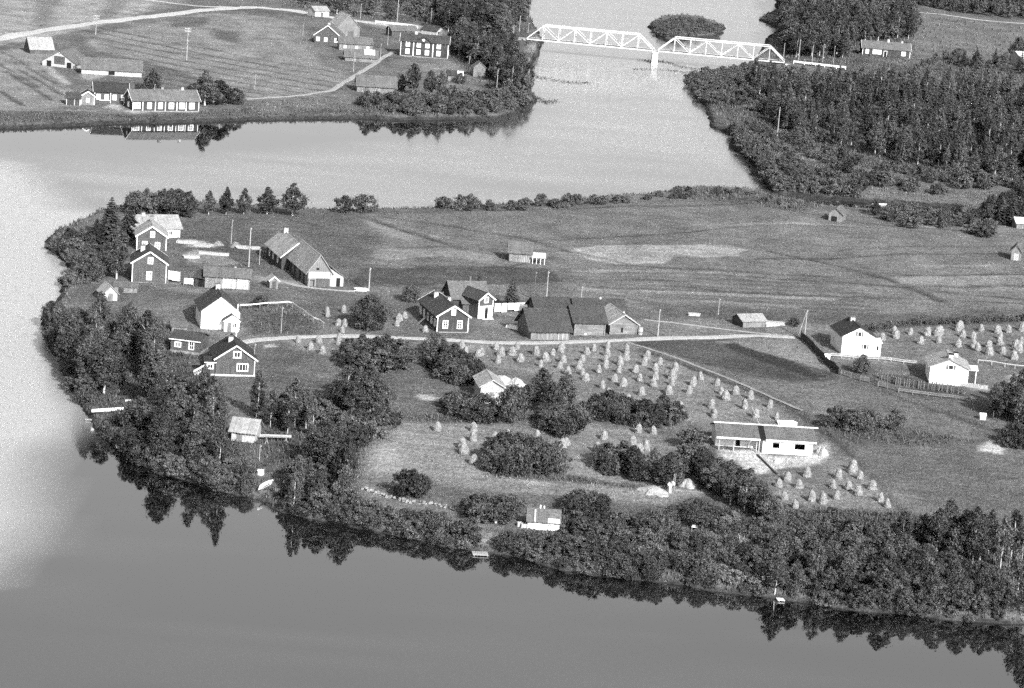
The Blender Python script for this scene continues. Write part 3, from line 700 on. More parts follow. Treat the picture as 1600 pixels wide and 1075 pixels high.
def flush_scatter():
    """the nearest 300 of each kind become things of their own; the rest is one far-off mass"""
    by = {}
    for s in SCATTER: by.setdefault(s[0], []).append(s)
    rest = []
    for k, L_ in by.items():
        L_.sort(key=lambda s: s[2])
        for s in L_[:284]:
            lab = s[4].replace('{k}', {'birch_tree': 'full-crowned birch', 'slender_birch': 'slender birch', 'alder_tree': 'low alder', 'bush': 'dark leafy bush', 'willow_shrub': 'low willow shrub',
                                       'pale_shrub': 'pale silvery shrub', 'spruce_tree': 'dark pointed spruce', 'round_tree': 'round leafy tree'}[k])
            tree_at(k, s[1], s[2], s[3], lab, s[5], s[6])
        rest += L_[284:]
    print('scatter', {k: len(v) for k, v in by.items()}, 'rest', len(rest))
    groups = {}
    for s in rest: groups.setdefault(CAT[s[0]], []).append(s)
    for c, L_ in groups.items():
        Vs, Fs = [], []; nv = 0
        for i, (k, x, y, h, lab, g, wd) in enumerate(L_):
            me = KINDS[k][i % len(KINDS[k])][0]; V = np.empty(len(me.vertices) * 3, np.float32); me.vertices.foreach_get('co', V); V = V.reshape(-1, 4, 3)
            V = V[(i % 3)::3].reshape(-1, 3).copy()                   # a third of the leaves, each larger
            q = V.reshape(-1, 4, 3); ctr = q.mean(1, keepdims=True); V = (ctr + (q - ctr) * 1.6).reshape(-1, 3)
            s = h / KINDS[k][0][2]; a_ = i * 2.4; ca, sa = math.cos(a_) * s * wd, math.sin(a_) * s * wd
            W = np.stack([V[:, 0] * ca - V[:, 1] * sa + x, V[:, 0] * sa + V[:, 1] * ca + y, V[:, 2] * s + float(ground_z(x, y))], 1)
            Vs.append(W); Fs.append(np.arange(len(W)).reshape(-1, 4) + nv); nv += len(W)
        o = link('far_wood' if c == 'tree' else 'far_scrub', np_mesh('far_wood', np.concatenate(Vs), np.concatenate(Fs), M['leaf_far']))
        tag(o, 'mass of leafy trees filling the wood behind its nearer trees on the far bank' if c == 'tree' else 'dense low scrub massed along the far bank behind nearer shrubs', 'wood' if c == 'tree' else 'scrub', kind='stuff')
m, N, L, P = new_mat('far leaves')
geo = N.new('ShaderNodeNewGeometry').outputs['Position']
v = math_node(N, L, 'MULTIPLY', ranged(N, L, noise_node(N, L, geo, 0.35, 3.0), 0.6, 1.4), ranged(N, L, noise_node(N, L, geo, 3.0, 1.0), 0.7, 1.3))
L.new(math_node(N, L, 'MULTIPLY', v, 0.07), P.inputs['Base Color']); P.inputs['Roughness'].default_value = 0.7
M['leaf_far'] = m

# ---- woods and thickets
B_, S_, A_, U_, W_, K_, X_ = 'birch_tree', 'slender_birch', 'alder_tree', 'bush', 'willow_shrub', 'pale_shrub', 'spruce_tree'
zone([(84, 548), (112, 606), (142, 662), (192, 706), (210, 732), (258, 752), (330, 764), (352, 735), (345, 690), (318, 650), (302, 640), (268, 622), (244, 596), (238, 566), (205, 546), (150, 530), (104, 522)], 4.3,
     {B_: (5, (6.5, 9.8)), S_: (2, (6.5, 9.2)), A_: (3, (3.6, 6.5))}, 1.0, '{k} in the tall wood on the left point of the near shore', 'trees of the left point wood', 2)
zone([(66, 540), (92, 590), (116, 640), (144, 690), (190, 722), (250, 756), (300, 766), (290, 742), (215, 705), (160, 655), (135, 600), (100, 540), (84, 520)], 2.0, {A_: (3, (3, 4.5)), U_: (2, (2, 3.2)), W_: (1, (1.8, 2.6))}, 1.0,
     '{k} at the water edge of the left point wood', 'shore growth of the left point', 3)
zone([(290, 760), (345, 778), (388, 784), (384, 748), (340, 735), (290, 728)], 1.5, {U_: (3, (1.8, 2.8)), W_: (1, (1.6, 2.2))}, 1.0, '{k} in the clipped-looking thicket left of the beached boat', 'thicket left of the beached boat', 4)
zone([(300, 640), (345, 660), (350, 690), (345, 715), (310, 720)], 2.4, {A_: (2, (3, 5)), U_: (2, (2, 3))}, 1.0, '{k} beside the small hut on the left point', 'growth beside the small hut', 5, keep=.4)
zone([(448, 810), (480, 818), (520, 824), (545, 825), (560, 790), (545, 745), (520, 720), (476, 730), (462, 756), (450, 776)], 3.0, {S_: (2, (5.5, 8)), A_: (3, (4, 6)), U_: (2, (2, 3))}, 1.0,
     '{k} in the shore grove right of the beached boat', 'trees of the grove right of the beached boat', 6)
zone([(444, 808), (480, 820), (560, 838), (655, 856), (735, 868), (742, 842), (700, 826), (640, 812), (570, 796), (500, 785), (445, 778)], 1.5, {U_: (3, (1.6, 2.7)), W_: (3, (1.4, 2.4))}, 1.0, '{k} in the low shore thicket below the stone wall', 'shore thicket below the stone wall', 7)
zone([(772, 870), (830, 892), (920, 911), (1000, 919), (1040, 924), (1040, 850), (1030, 826), (960, 818), (890, 822), (850, 836), (800, 838), (778, 848)], 1.75, {A_: (4, (2.2, 3.9)), U_: (3, (1.5, 2.9)), W_: (3, (1.4, 2.4))}, 1.0,
     '{k} in the dense young thicket below the small bathing hut', 'young shore thicket below the bathing hut', 8)
zone([(1060, 928), (1120, 938), (1190, 946), (1196, 880), (1130, 850), (1060, 846), (1050, 880)], 2.1, {A_: (2, (2.4, 3.8)), U_: (3, (1.8, 2.6)), W_: (3, (1.6, 2.2)), K_: (1, (1.5, 2.2))}, 1.0,
     '{k} in the open scrub between the two shore groves', 'open scrub between the shore groves', 9, keep=0.85)
zone([(1090, 800), (1180, 822), (1200, 850), (1150, 846), (1080, 818)], 2.4, {W_: (2, (1.3, 2.0)), K_: (2, (1.2, 1.9)), U_: (1, (1.6, 2.2))}, 1.0, '{k} in the patchy scrub above the shore grove', 'patchy scrub above the shore grove', 10, keep=0.8)
zone([(1205, 948), (1280, 957), (1360, 968), (1450, 976), (1530, 984), (1572, 972), (1560, 945), (1500, 900), (1440, 868), (1400, 846), (1330, 832), (1240, 838), (1205, 858)], 2.1, {A_: (5, (2.6, 5.0)), B_: (1, (4.5, 6)), U_: (3, (1.8, 3.2)), W_: (1, (1.6, 2.6))}, 1.0,
     '{k} in the dense grove at the lower right shore', 'trees of the lower right shore grove', 11)
zone([(1440, 852), (1500, 850), (1540, 862), (1530, 890), (1470, 876)], 3.0, {B_: (3, (7, 8.5)), A_: (2, (4.5, 6))}, 1.0, '{k} behind the lower right grove beside the field corner', 'trees at the field corner behind the lower right grove', 12)
zone([(1064, 738), (1100, 758), (1130, 788), (1200, 820), (1207, 808), (1165, 778), (1132, 754), (1104, 734), (1076, 722)], 2.4, {B_: (2, (4.6, 6)), A_: (3, (3.8, 5.4))}, 1.0, '{k} in the dark tree belt left of the long new building', 'tree belt left of the new building', 13, (1.0, 1.35))
zone([(756, 738), (790, 745), (840, 743), (872, 738), (876, 722), (830, 712), (780, 712), (758, 722)], 1.9, {U_: (4, (3.0, 4.2)), A_: (1, (3.8, 4.8))}, 1.0, '{k} in the round thicket island in the lower hayfield', 'thicket island in the lower hayfield', 14, (0.85, 1.05))
zone([(924, 736), (960, 748), (1000, 756), (1050, 764), (1064, 752), (1050, 734), (1000, 736), (960, 722), (930, 724)], 2.4, {U_: (3, (2.4, 4.0)), A_: (2, (3.4, 5.2))}, 1.0, '{k} in the thicket row above the sand heap', 'thicket row above the sand heap', 15, (0.85, 1.1))
zone([(908, 648), (950, 660), (1000, 668), (1055, 670), (1062, 654), (1020, 646), (950, 642), (912, 636)], 2.4, {U_: (4, (2.2, 3.9)), A_: (1, (3.4, 4.6))}, 1.0, '{k} in the long thicket between upper and lower hayfields', 'thicket between the hayfields', 16, (0.85, 1.05))
zone([(846, 668), (880, 684), (906, 676), (900, 660), (860, 656)], 1.9, {U_: (1, (3.0, 3.8))}, 1.0, '{k} in the clump below the grey barn trees', 'clump below the grey barn trees', 17)
zone([(700, 645), (740, 662), (770, 660), (776, 648), (740, 636), (706, 634)], 1.9, {U_: (2, (2.6, 3.6))}, 1.0, '{k} in front of the small pale-roofed barn', 'bushes in front of the pale-roofed barn', 18)
zone([(668, 560), (690, 588), (725, 606), (748, 604), (735, 586), (700, 566)], 1.9, {U_: (2, (3.0, 4.2)), A_: (1, (4, 5))}, 1.0, '{k} in the dark clump behind the small pale-roofed barn', 'clump behind the pale-roofed barn', 19)
zone([(530, 572), (570, 582), (625, 582), (632, 566), (590, 556), (545, 558)], 2.7, {A_: (3, (3.6, 5.6)), U_: (2, (2.4, 4.2))}, 1.0, '{k} in the broad thicket below the farm road', 'broad thicket below the farm road', 20, (1.0, 1.3))
zone([(516, 640), (545, 655), (600, 650), (604, 630), (560, 622), (524, 622)], 2.9, {B_: (2, (6, 7.5)), A_: (3, (4.5, 6))}, 1.0, '{k} in the dark cluster above the lower hayfield corner', 'cluster above the hayfield corner', 21, (1.0, 1.3))
zone([(390, 652), (420, 668), (470, 690), (520, 700), (545, 690), (525, 664), (470, 660), (420, 645)], 3.9, {S_: (3, (5.5, 8)), A_: (2, (3.5, 5))}, 1.0, '{k} in the grove right of the small hut', 'grove right of the small hut', 22)
zone([(520, 680), (560, 700), (600, 672), (604, 655), (560, 655), (530, 668)], 1.8, {W_: (2, (2.2, 3.2)), U_: (1, (2, 3))}, 1.0, '{k} at the pale tip of the lower hayfield', 'scrub at the tip of the lower hayfield', 23, keep=.65)
zone([(735, 815), (760, 822), (795, 816), (800, 800), (770, 796), (740, 800)], 1.9, {U_: (2, (2.4, 3.6)), A_: (1, (3.4, 4.6))}, 1.0, '{k} left of the small bathing hut', 'bushes left of the bathing hut', 24)
zone([(886, 806), (910, 812), (945, 806), (940, 794), (900, 794)], 1.8, {U_: (2, (2.6, 3.6))}, 1.0, '{k} in the clump right of the small bathing hut', 'clump right of the bathing hut', 25)
zone([(1040, 826), (1110, 832), (1120, 812), (1080, 802), (1046, 808)], 2.2, {U_: (2, (2.2, 3.2)), A_: (1, (3, 4))}, 1.0, '{k} below the sand heap track', 'bushes below the sand heap track', 26, keep=0.8)
zone([(150, 672), (186, 706), (204, 712), (212, 690), (210, 656), (180, 662)], 1.7, {U_: (2, (1.2, 2.0)), W_: (2, (1.0, 1.7))}, 1.0, '{k} in the gap of the left point wood below the long moored boat', 'low growth below the moored boat', 51, carve=False)
zone([(1178, 126), (1240, 128), (1330, 134), (1422, 134), (1422, 152), (1330, 154), (1230, 150), (1176, 142)], 3.6, {A_: (3, (4.5, 6.5)), S_: (1, (6, 7.5))}, 1.0, '{k} between the right end of the bridge and the dense wood', 'trees between the bridge end and the dense wood', 52)
zone([(1214, 299), (1250, 303), (1300, 310), (1345, 314), (1345, 309), (1290, 303), (1240, 297), (1216, 290)], 2.2, {U_: (3, (1.8, 3.0))}, 1.0, '{k} overhanging the upper side of the backwater', 'bushes overhanging the backwater', 53)
zone([(444, 806), (520, 822), (600, 840), (700, 860), (747, 866), (747, 856), (700, 848), (600, 828), (515, 810), (450, 796)], 1.3, {W_: (2, (0.9, 1.6)), U_: (2, (1.0, 1.8))}, 1.0, '{k} leaning over the near water edge below the stone wall', 'water edge bushes below the stone wall', 54, keep=.8, gd=0.1)
zone([(790, 874), (870, 896), (1000, 914), (1120, 932), (1200, 942), (1350, 964), (1570, 982), (1570, 966), (1350, 946), (1200, 926), (1060, 906), (920, 890), (830, 870)], 1.4, {W_: (2, (0.9, 1.7)), U_: (3, (1.0, 1.9))}, 1.0, '{k} leaning over the near water edge below the lower right grove', 'water edge bushes below the lower right grove', 55, keep=.55, gd=0.1)
zone([(190, 712), (252, 750), (341, 776), (388, 784), (388, 772), (341, 760), (252, 735), (207, 714)], 1.4, {W_: (2, (0.9, 1.7)), U_: (3, (1.0, 1.9))}, 1.0, '{k} leaning over the water below the left point wood', 'water edge bushes below the left point wood', 56, keep=.7, gd=0.1)
# north-west point of the peninsula
zone([(76, 396), (100, 425), (96, 448), (120, 454), (150, 440), (168, 425), (160, 385), (112, 362), (84, 374)], 2.5, {W_: (4, (1.4, 2.6)), U_: (1, (1.8, 2.8)), A_: (1, (3, 4.2))}, 1.0, '{k} on the upper left point behind the dark houses', 'growth on the upper left point', 27, keep=.75)
zone([(76, 505), (76, 532), (110, 545), (160, 545), (225, 552), (250, 548), (250, 532), (200, 522), (140, 514)], 2.2, {A_: (3, (3.2, 5.2)), U_: (2, (2, 3)), W_: (2, (1.6, 2.6))}, 1.0, '{k} at the upper end of the left point wood', 'upper end of the left point wood', 28, keep=.7)
zone([(205, 336), (250, 334), (295, 342), (296, 332), (250, 324), (205, 326)], 1.8, {U_: (2, (2.6, 4)), A_: (1, (4, 5.2))}, 1.0, '{k} in the hedge behind the long white house', 'hedge behind the long white house', 29)
zone([(690, 328), (760, 330), (870, 326), (980, 318), (978, 311), (860, 318), (760, 322), (692, 323)], 2.4, {U_: (2, (1.6, 3.0)), W_: (1, (1.2, 2.0))}, 1.0, '{k} in the row along the far edge of the big field', 'bushes along the far edge of the big field', 30, (0.6, 1.2), keep=0.5)
zone([(1000, 312), (1060, 300), (1110, 296), (1180, 302), (1225, 318), (1215, 322), (1180, 314), (1100, 306), (1040, 314)], 2.6, {W_: (3, (0.8, 1.6)), U_: (1, (1, 2))}, 1.0, '{k} on the reedy spit beyond the big field', 'scrub on the reedy spit', 31, keep=0.6)
zone([(1350, 332), (1400, 330), (1440, 338), (1500, 335), (1545, 348), (1550, 368), (1520, 366), (1440, 352), (1360, 344)], 2.8, {U_: (3, (1.6, 3)), W_: (2, (1.3, 2.2)), A_: (1, (3, 4))}, 1.0, '{k} along the backwater beside the field barn', 'scrub along the backwater', 32, keep=0.8)
zone([(1535, 350), (1600, 350), (1650, 345), (1650, 310), (1590, 322), (1545, 335)], 2.8, {X_: (1, (6, 8)), A_: (3, (4, 6)), B_: (2, (6, 8))}, 1.0, '{k} in the dark clump at the right end of the backwater', 'clump at the right end of the backwater', 33)
zone([(1545, 650), (1640, 680), (1640, 640), (1580, 630)], 2.6, {B_: (2, (5, 7)), A_: (2, (4, 6))}, 1.0, '{k} in the dark clump at the right edge beyond the white house', 'clump at the right edge beyond the white house', 34)
zone([(1556, 698), (1650, 706), (1650, 690), (1580, 682)], 1.8, {U_: (1, (1.8, 3))}, 1.0, '{k} in the thicket by the pale sand patch at the right edge', 'thicket by the sand patch', 35)
zone([(1290, 668), (1340, 676), (1366, 674), (1360, 664), (1300, 658)], 1.7, {U_: (1, (2.4, 3.4))}, 1.0, '{k} in the short bush row in the right meadow', 'short bush row in the right meadow', 36, (0.8, 1.0))
# far left bank
zone([(560, 170), (640, 180), (760, 182), (815, 172), (828, 152), (800, 146), (720, 158), (640, 160), (566, 154)], 3.0, {U_: (3, (2, 3.4)), W_: (2, (1.8, 2.8)), A_: (2, (3.4, 5))}, 1.0, '{k} on the far bank below the two-storey house', 'growth on the far bank below the two-storey house', 37)
zone([(702, 72), (724, 96), (752, 106), (770, 120), (800, 150), (828, 142), (828, 128), (806, 112), (790, 96), (760, 84), (726, 66)], 3.4, {X_: (1, (8, 11)), B_: (3, (8, 11)), A_: (2, (5, 7))}, 1.0, '{k} in the dark grove between the two-storey house and the bridge', 'grove between the two-storey house and the bridge', 38, (1.0, 1.3))
zone([(700, 60), (760, 66), (788, 68), (798, 44), (820, 36), (815, -10), (700, -20), (690, 30)], 4.2, {B_: (2, (9, 12)), X_: (1, (9, 12)), A_: (1, (6, 8))}, 1.0, '{k} in the dark wood behind the railed road by the bridge', 'wood behind the railed road', 39, (1.0, 1.3))
zone([(450, 4), (540, 26), (600, 30), (690, 40), (700, -40), (450, -40)], 7.0, {A_: (2, (4, 6)), B_: (1, (6, 9)), U_: (2, (2, 3.5))}, 1.0, '{k} in the scattered wood beyond the far road', 'scattered wood beyond the far road', 40, (1.0, 1.3))
# right bank
zone([(1215, 60), (1240, 90), (1322, 94), (1335, 68), (1420, 62), (1430, 44), (1420, 20), (1400, -20), (1230, -30), (1216, 10), (1225, 36)], 4.2, {B_: (3, (9, 12)), S_: (3, (9, 12)), A_: (1, (6, 8))}, 1.0, '{k} in the wood by the right end of the bridge', 'wood by the right end of the bridge', 41, (1.0, 1.35))
zone([(1176, 140), (1230, 150), (1340, 154), (1425, 152), (1520, 152), (1650, 152), (1650, 296), (1520, 276), (1440, 262), (1350, 246), (1280, 222), (1200, 196), (1180, 160)], 4.6, {S_: (5, (6, 11.5)), B_: (2, (5, 9.5)), A_: (1, (3.5, 6)), X_: (2, (6.5, 11))}, 1.0,
     '{k} in the wide dense wood on the right far bank', 'dense wood on the right far bank', 42, (0.8, 1.3), keep=.93)
zone([(1072, 128), (1100, 118), (1180, 112), (1186, 160), (1150, 166), (1100, 166), (1082, 146)], 2.8, {W_: (3, (1.8, 3)), U_: (2, (2, 3.2))}, 1.0, '{k} on the right bank spit below the bridge', 'growth on the right bank spit', 43)
zone([(1146, 212), (1180, 262), (1202, 292), (1250, 302), (1330, 312), (1440, 304), (1520, 300), (1640, 312), (1640, 290), (1440, 266), (1350, 250), (1280, 226), (1200, 196), (1150, 200)], 3.0, {U_: (3, (1.8, 3.4)), W_: (3, (1.6, 2.8)), A_: (1, (3, 5))}, 1.0,
     '{k} in the scrub between the far wood and the backwater', 'scrub between the far wood and the backwater', 44, keep=0.42)
zone([(1142, 208), (1160, 240), (1196, 288), (1216, 298), (1216, 286), (1180, 236), (1160, 204)], 2.2, {U_: (3, (2.2, 3.4)), A_: (1, (3, 4.4))}, 1.0, '{k} lining the bend of the right far bank', 'growth lining the bend of the right bank', 45)
zone([(1015, 44), (1030, 36), (1062, 30), (1096, 34), (1126, 44), (1122, 54), (1086, 56), (1056, 62), (1036, 58)], 2.6, {W_: (3, (1.0, 1.9)), U_: (1, (1.2, 2))}, 1.0, '{k} covering the small river island beyond the bridge', 'willows on the river island', 46)
zone([(1405, 4), (1460, 14), (1560, 28), (1660, 34), (1660, -30), (1405, -30)], 4.5, {B_: (2, (6, 9)), A_: (2, (4, 6)), X_: (1, (6, 9))}, 1.0, '{k} in the wood behind the far hay meadow', 'wood behind the far hay meadow', 47, (1.0, 1.3))
zone([(1425, 110), (1480, 100), (1500, 104), (1640, 120), (1640, 110), (1560, 100), (1480, 92)], 5.0, {A_: (2, (3.5, 5.5)), X_: (1, (5, 7)), U_: (1, (2, 3))}, 1.0, '{k} between the far hay meadow and the dense wood', 'trees below the far hay meadow', 48)

# ---- trees that stand by themselves
for px, py, h, wd, lab in ((326, 335, 5.4, 1.15, 'small dark tree, leftmost of the five in a row along the upper shore'), (353, 335, 6.2, 1.0, 'narrow dark tree, second from the left in the row along the upper shore'),
                           (381, 334, 5.8, 1.1, 'narrow dark tree in the middle of the row along the upper shore'), (417, 335, 6.2, 1.4, 'broad pointed tree, fourth from the left in the row along the upper shore'),
                           (457, 337, 7.4, 1.4, 'tallest broad tree at the right end of the row along the upper shore')):
    tree('pointed_tree', px, py, h, lab, 'row of trees along the upper shore', wd)
tree('bush', 538, 332, 3.8, 'left bush of the pair on the shore right of the tree row', None, 1.0); tree('bush', 570, 331, 4.2, 'right bush of the pair on the shore right of the tree row', None, 1.2)
tree('spruce_tree', 172, 376, 9.2, 'tall dark spruce behind the upper dark gabled house on the left point', None, 1.7); tree('spruce_tree', 202, 372, 7.2, 'dark spruce left of the long white house roof', None, 1.6)
tree('spruce_tree', 150, 386, 6.0, 'shorter spruce at the water side of the tall spruce on the left point', None, 1.7)
tree('pale_birch', 182, 436, 10.5, 'light-leaved birch left of the lower dark gabled house', None, 1.15); tree('round_tree', 146, 440, 5.0, 'dark round tree at the foot of the birch on the left point', None, 0.8)
tree('spruce_tree', 798, 480, 6.2, 'dense spruce right of the white-fronted porch house', None, 1.35); tree('spruce_tree', 749, 447, 3.6, 'little spruce standing alone behind the farm roofs', None, 1.0)
tree('round_tree', 577, 515, 6.6, 'big round dark tree above the farm road', None, 1.05); tree('round_tree', 642, 472, 3.6, 'small round tree at the back of the red-dark farmhouse', None, 1.0)
tree('round_tree', 681, 553, 4.0, 'round bush beside the road in front of the dark farmhouse', None, 1.0); tree('bush', 408, 478, 2.2, 'small bush by the white-topped garden fence')
tree('bush', 705, 444, 1.0, 'tiny bush on the field edge behind the farm roofs')
tree('alder_tree', 798, 660, 6.4, 'broad tree at the right front of the small pale-roofed barn', None, 1.0); tree('birch_tree', 845, 640, 7.4, 'tall tree left of two behind the small pale-roofed barn', None, 1.25)
tree('birch_tree', 882, 646, 7.2, 'tall tree right of two above the lower hayfield', None, 1.0); tree('alder_tree', 824, 640, 4.4, 'shorter tree between the barn tree and the tall pair', None, 1.1)
tree('birch_tree', 862, 652, 6.0, 'leafy tree filling the gap under the tall pair above the lower hayfield', None, 1.1)
tree('bush', 638, 778, 4.6, 'wind-shaped bush beside the pale stone wall'  , None, 0.9); tree('bush', 655, 774, 3.4, 'low bush right of the wind-shaped bush by the stone wall', None, 0.9)
tree('alder_tree', 1397, 672, 3.9, 'single round bush right of the short bush row in the right meadow', None, 1.1)
tree('round_tree', 1346, 583, 3.6, 'loose bush in the garden between the two white houses', None, 0.9); tree('bush', 1240, 510, 1.8, 'low dark bush right of the small timber stack')
tree('birch_tree', 1519, 884, 9.0, 'birch with a bare white trunk at the right end of the lower grove', None, 0.8); tree('slender_birch', 1563, 890, 8.2, 'slender birch second from the right edge near the lower grove', None, 0.9)
tree('slender_birch', 1590, 924, 9.0, 'slender white-trunked birch at the far right edge above the water', None, 0.9); tree('birch_tree', 1580, 874, 7.5, 'leafy birch behind the white-trunked birches at the right edge', None, 1.1)
tree('birch_tree', 1608, 968, 9.0, 'birch leaning over the water at the right edge', None, 0.9)
tree('birch_tree', 1543, 868, 7.0, 'birch between the white-trunked birch and the right edge clump', None, 0.9)
tree('pointed_tree', 238, 146, 7.2, 'pointed tree behind the left end of the low white-windowed house', None, 1.25); tree('bush', 217, 146, 3.2, 'low dark bush left of the pointed tree at the far house')
tree('pointed_tree', 320, 165, 9.8, 'tall tree at the right end of the low white-windowed house', None, 1.35); tree('alder_tree', 342, 164, 7.0, 'rounder tree right of the tall tree at the low house', None, 1.3)
tree('bush', 367, 163, 4.6, 'small round bush standing alone on the far shore', None, 0.85); tree('alder_tree', 302, 158, 5.0, 'low tree tucked behind the right end of the low white-windowed house', None, 1.4)
tree('birch_tree', 645, 148, 9.6, 'tallest tree right of the big board roof on the far bank', None, 1.15); tree('alder_tree', 625, 142, 5.2, 'low tree at the right end of the big board roof', None, 1.1)
tree('birch_tree', 671, 152, 8.0, 'second tree right of the big board roof on the far bank', None, 1.0); tree('birch_tree', 688, 156, 8.4, 'third tree right of the big board roof on the far bank', None, 1.1)
tree('alder_tree', 706, 160, 5.2, 'fourth lower tree right of the big board roof on the far bank', None, 1.1); tree('bush', 719, 131, 3.4, 'round bush in front of the little sunlit-roofed hut', None, 0.9)
tree('spruce_tree', 1505, 104, 6.4, 'dark spruce in the far meadow left of the right edge', None, 1.2); tree('spruce_tree', 1524, 104, 7.2, 'taller spruce right of the dark spruce in the far meadow', None, 1.2)
tree('round_tree', 1590, 96, 9.0, 'big dark tree beside the pale building at the far right edge', None, 0.8)
tree('bush', 1423, 356, 2.8, 'flat round bush at the field edge below the backwater', None, 1.3); tree('bush', 1535, 370, 2.8, 'flat dark bush at the right field edge below the backwater', None, 1.5)
tree('spruce_tree', 1560, 350, 8.0, 'dark spruce at the right end of the backwater', None, 1.3); tree('spruce_tree', 1582, 352, 8.6, 'second dark spruce at the right end of the backwater', None, 1.2)
tree('pale_shrub', 1082, 702, 3.6, 'crown coloured pale as if sunlit behind the tree belt left of the new house', None, 1.1)  # pale leaf colour gives this crown its sunlit look
zone([(1325, 522), (1440, 508), (1640, 500), (1640, 497), (1440, 504), (1322, 518)], 1.0, {U_: (1, (0.8, 1.3))}, 1.0, '{k} in the low hedge along the upper edge of the right hay field', 'low hedge above the right hay field', 50)
flush_scatter()
tree('spruce_tree', 345, 648, 4.4, 'young spruce at the corner of the small hut on the left point', None, 1.0)
for px, py, h, lab in ((540, 640, 7.4, 'big dark spruce-like tree in the cluster above the hayfield corner'), (578, 645, 7.6, 'dense dark tree at the right of the cluster above the hayfield corner'),
                       (460, 668, 8.2, 'tall tree in the middle of the grove right of the small hut'), (505, 735, 8.0, 'tall tree above the shore right of the beached boat')):
    tree('birch_tree', px, py, h, lab, None, 1.2)

# ================================================================= BUILDINGS
BR = random.Random(77)
def slope(b, e0, e1, r1, r0, rng, step=0.24, th=0.12, lift=0.03, jit=1.0):
    """boards laid side by side from eave e0-e1 up to ridge r0-r1, each a little proud or sunk"""
    e0, e1, r0, r1 = map(Vector, (e0, e1, r0, r1))
    n = (e1 - e0).cross(r0 - e0).normalized()
    if n.z < 0: n = -n
    L_ = (e1 - e0).length; k = max(int(L_ / step), 2)
    for i in range(k):
        a, c = i / k, (i + 0.94) / k
        o = n * (lift + rng.uniform(0, 0.016) * jit); t = n * th; j = rng.uniform(-0.05, 0.05)
        dn = (e0 - r0).normalized() * j
        q = [e0.lerp(e1, a) + dn, e0.lerp(e1, c) + dn, r0.lerp(r1, c), r0.lerp(r1, a)]
        b.hexa([p + o for p in q], [p + o + t for p in q], 1 + rng.uniform(-.11, .11) * jit)
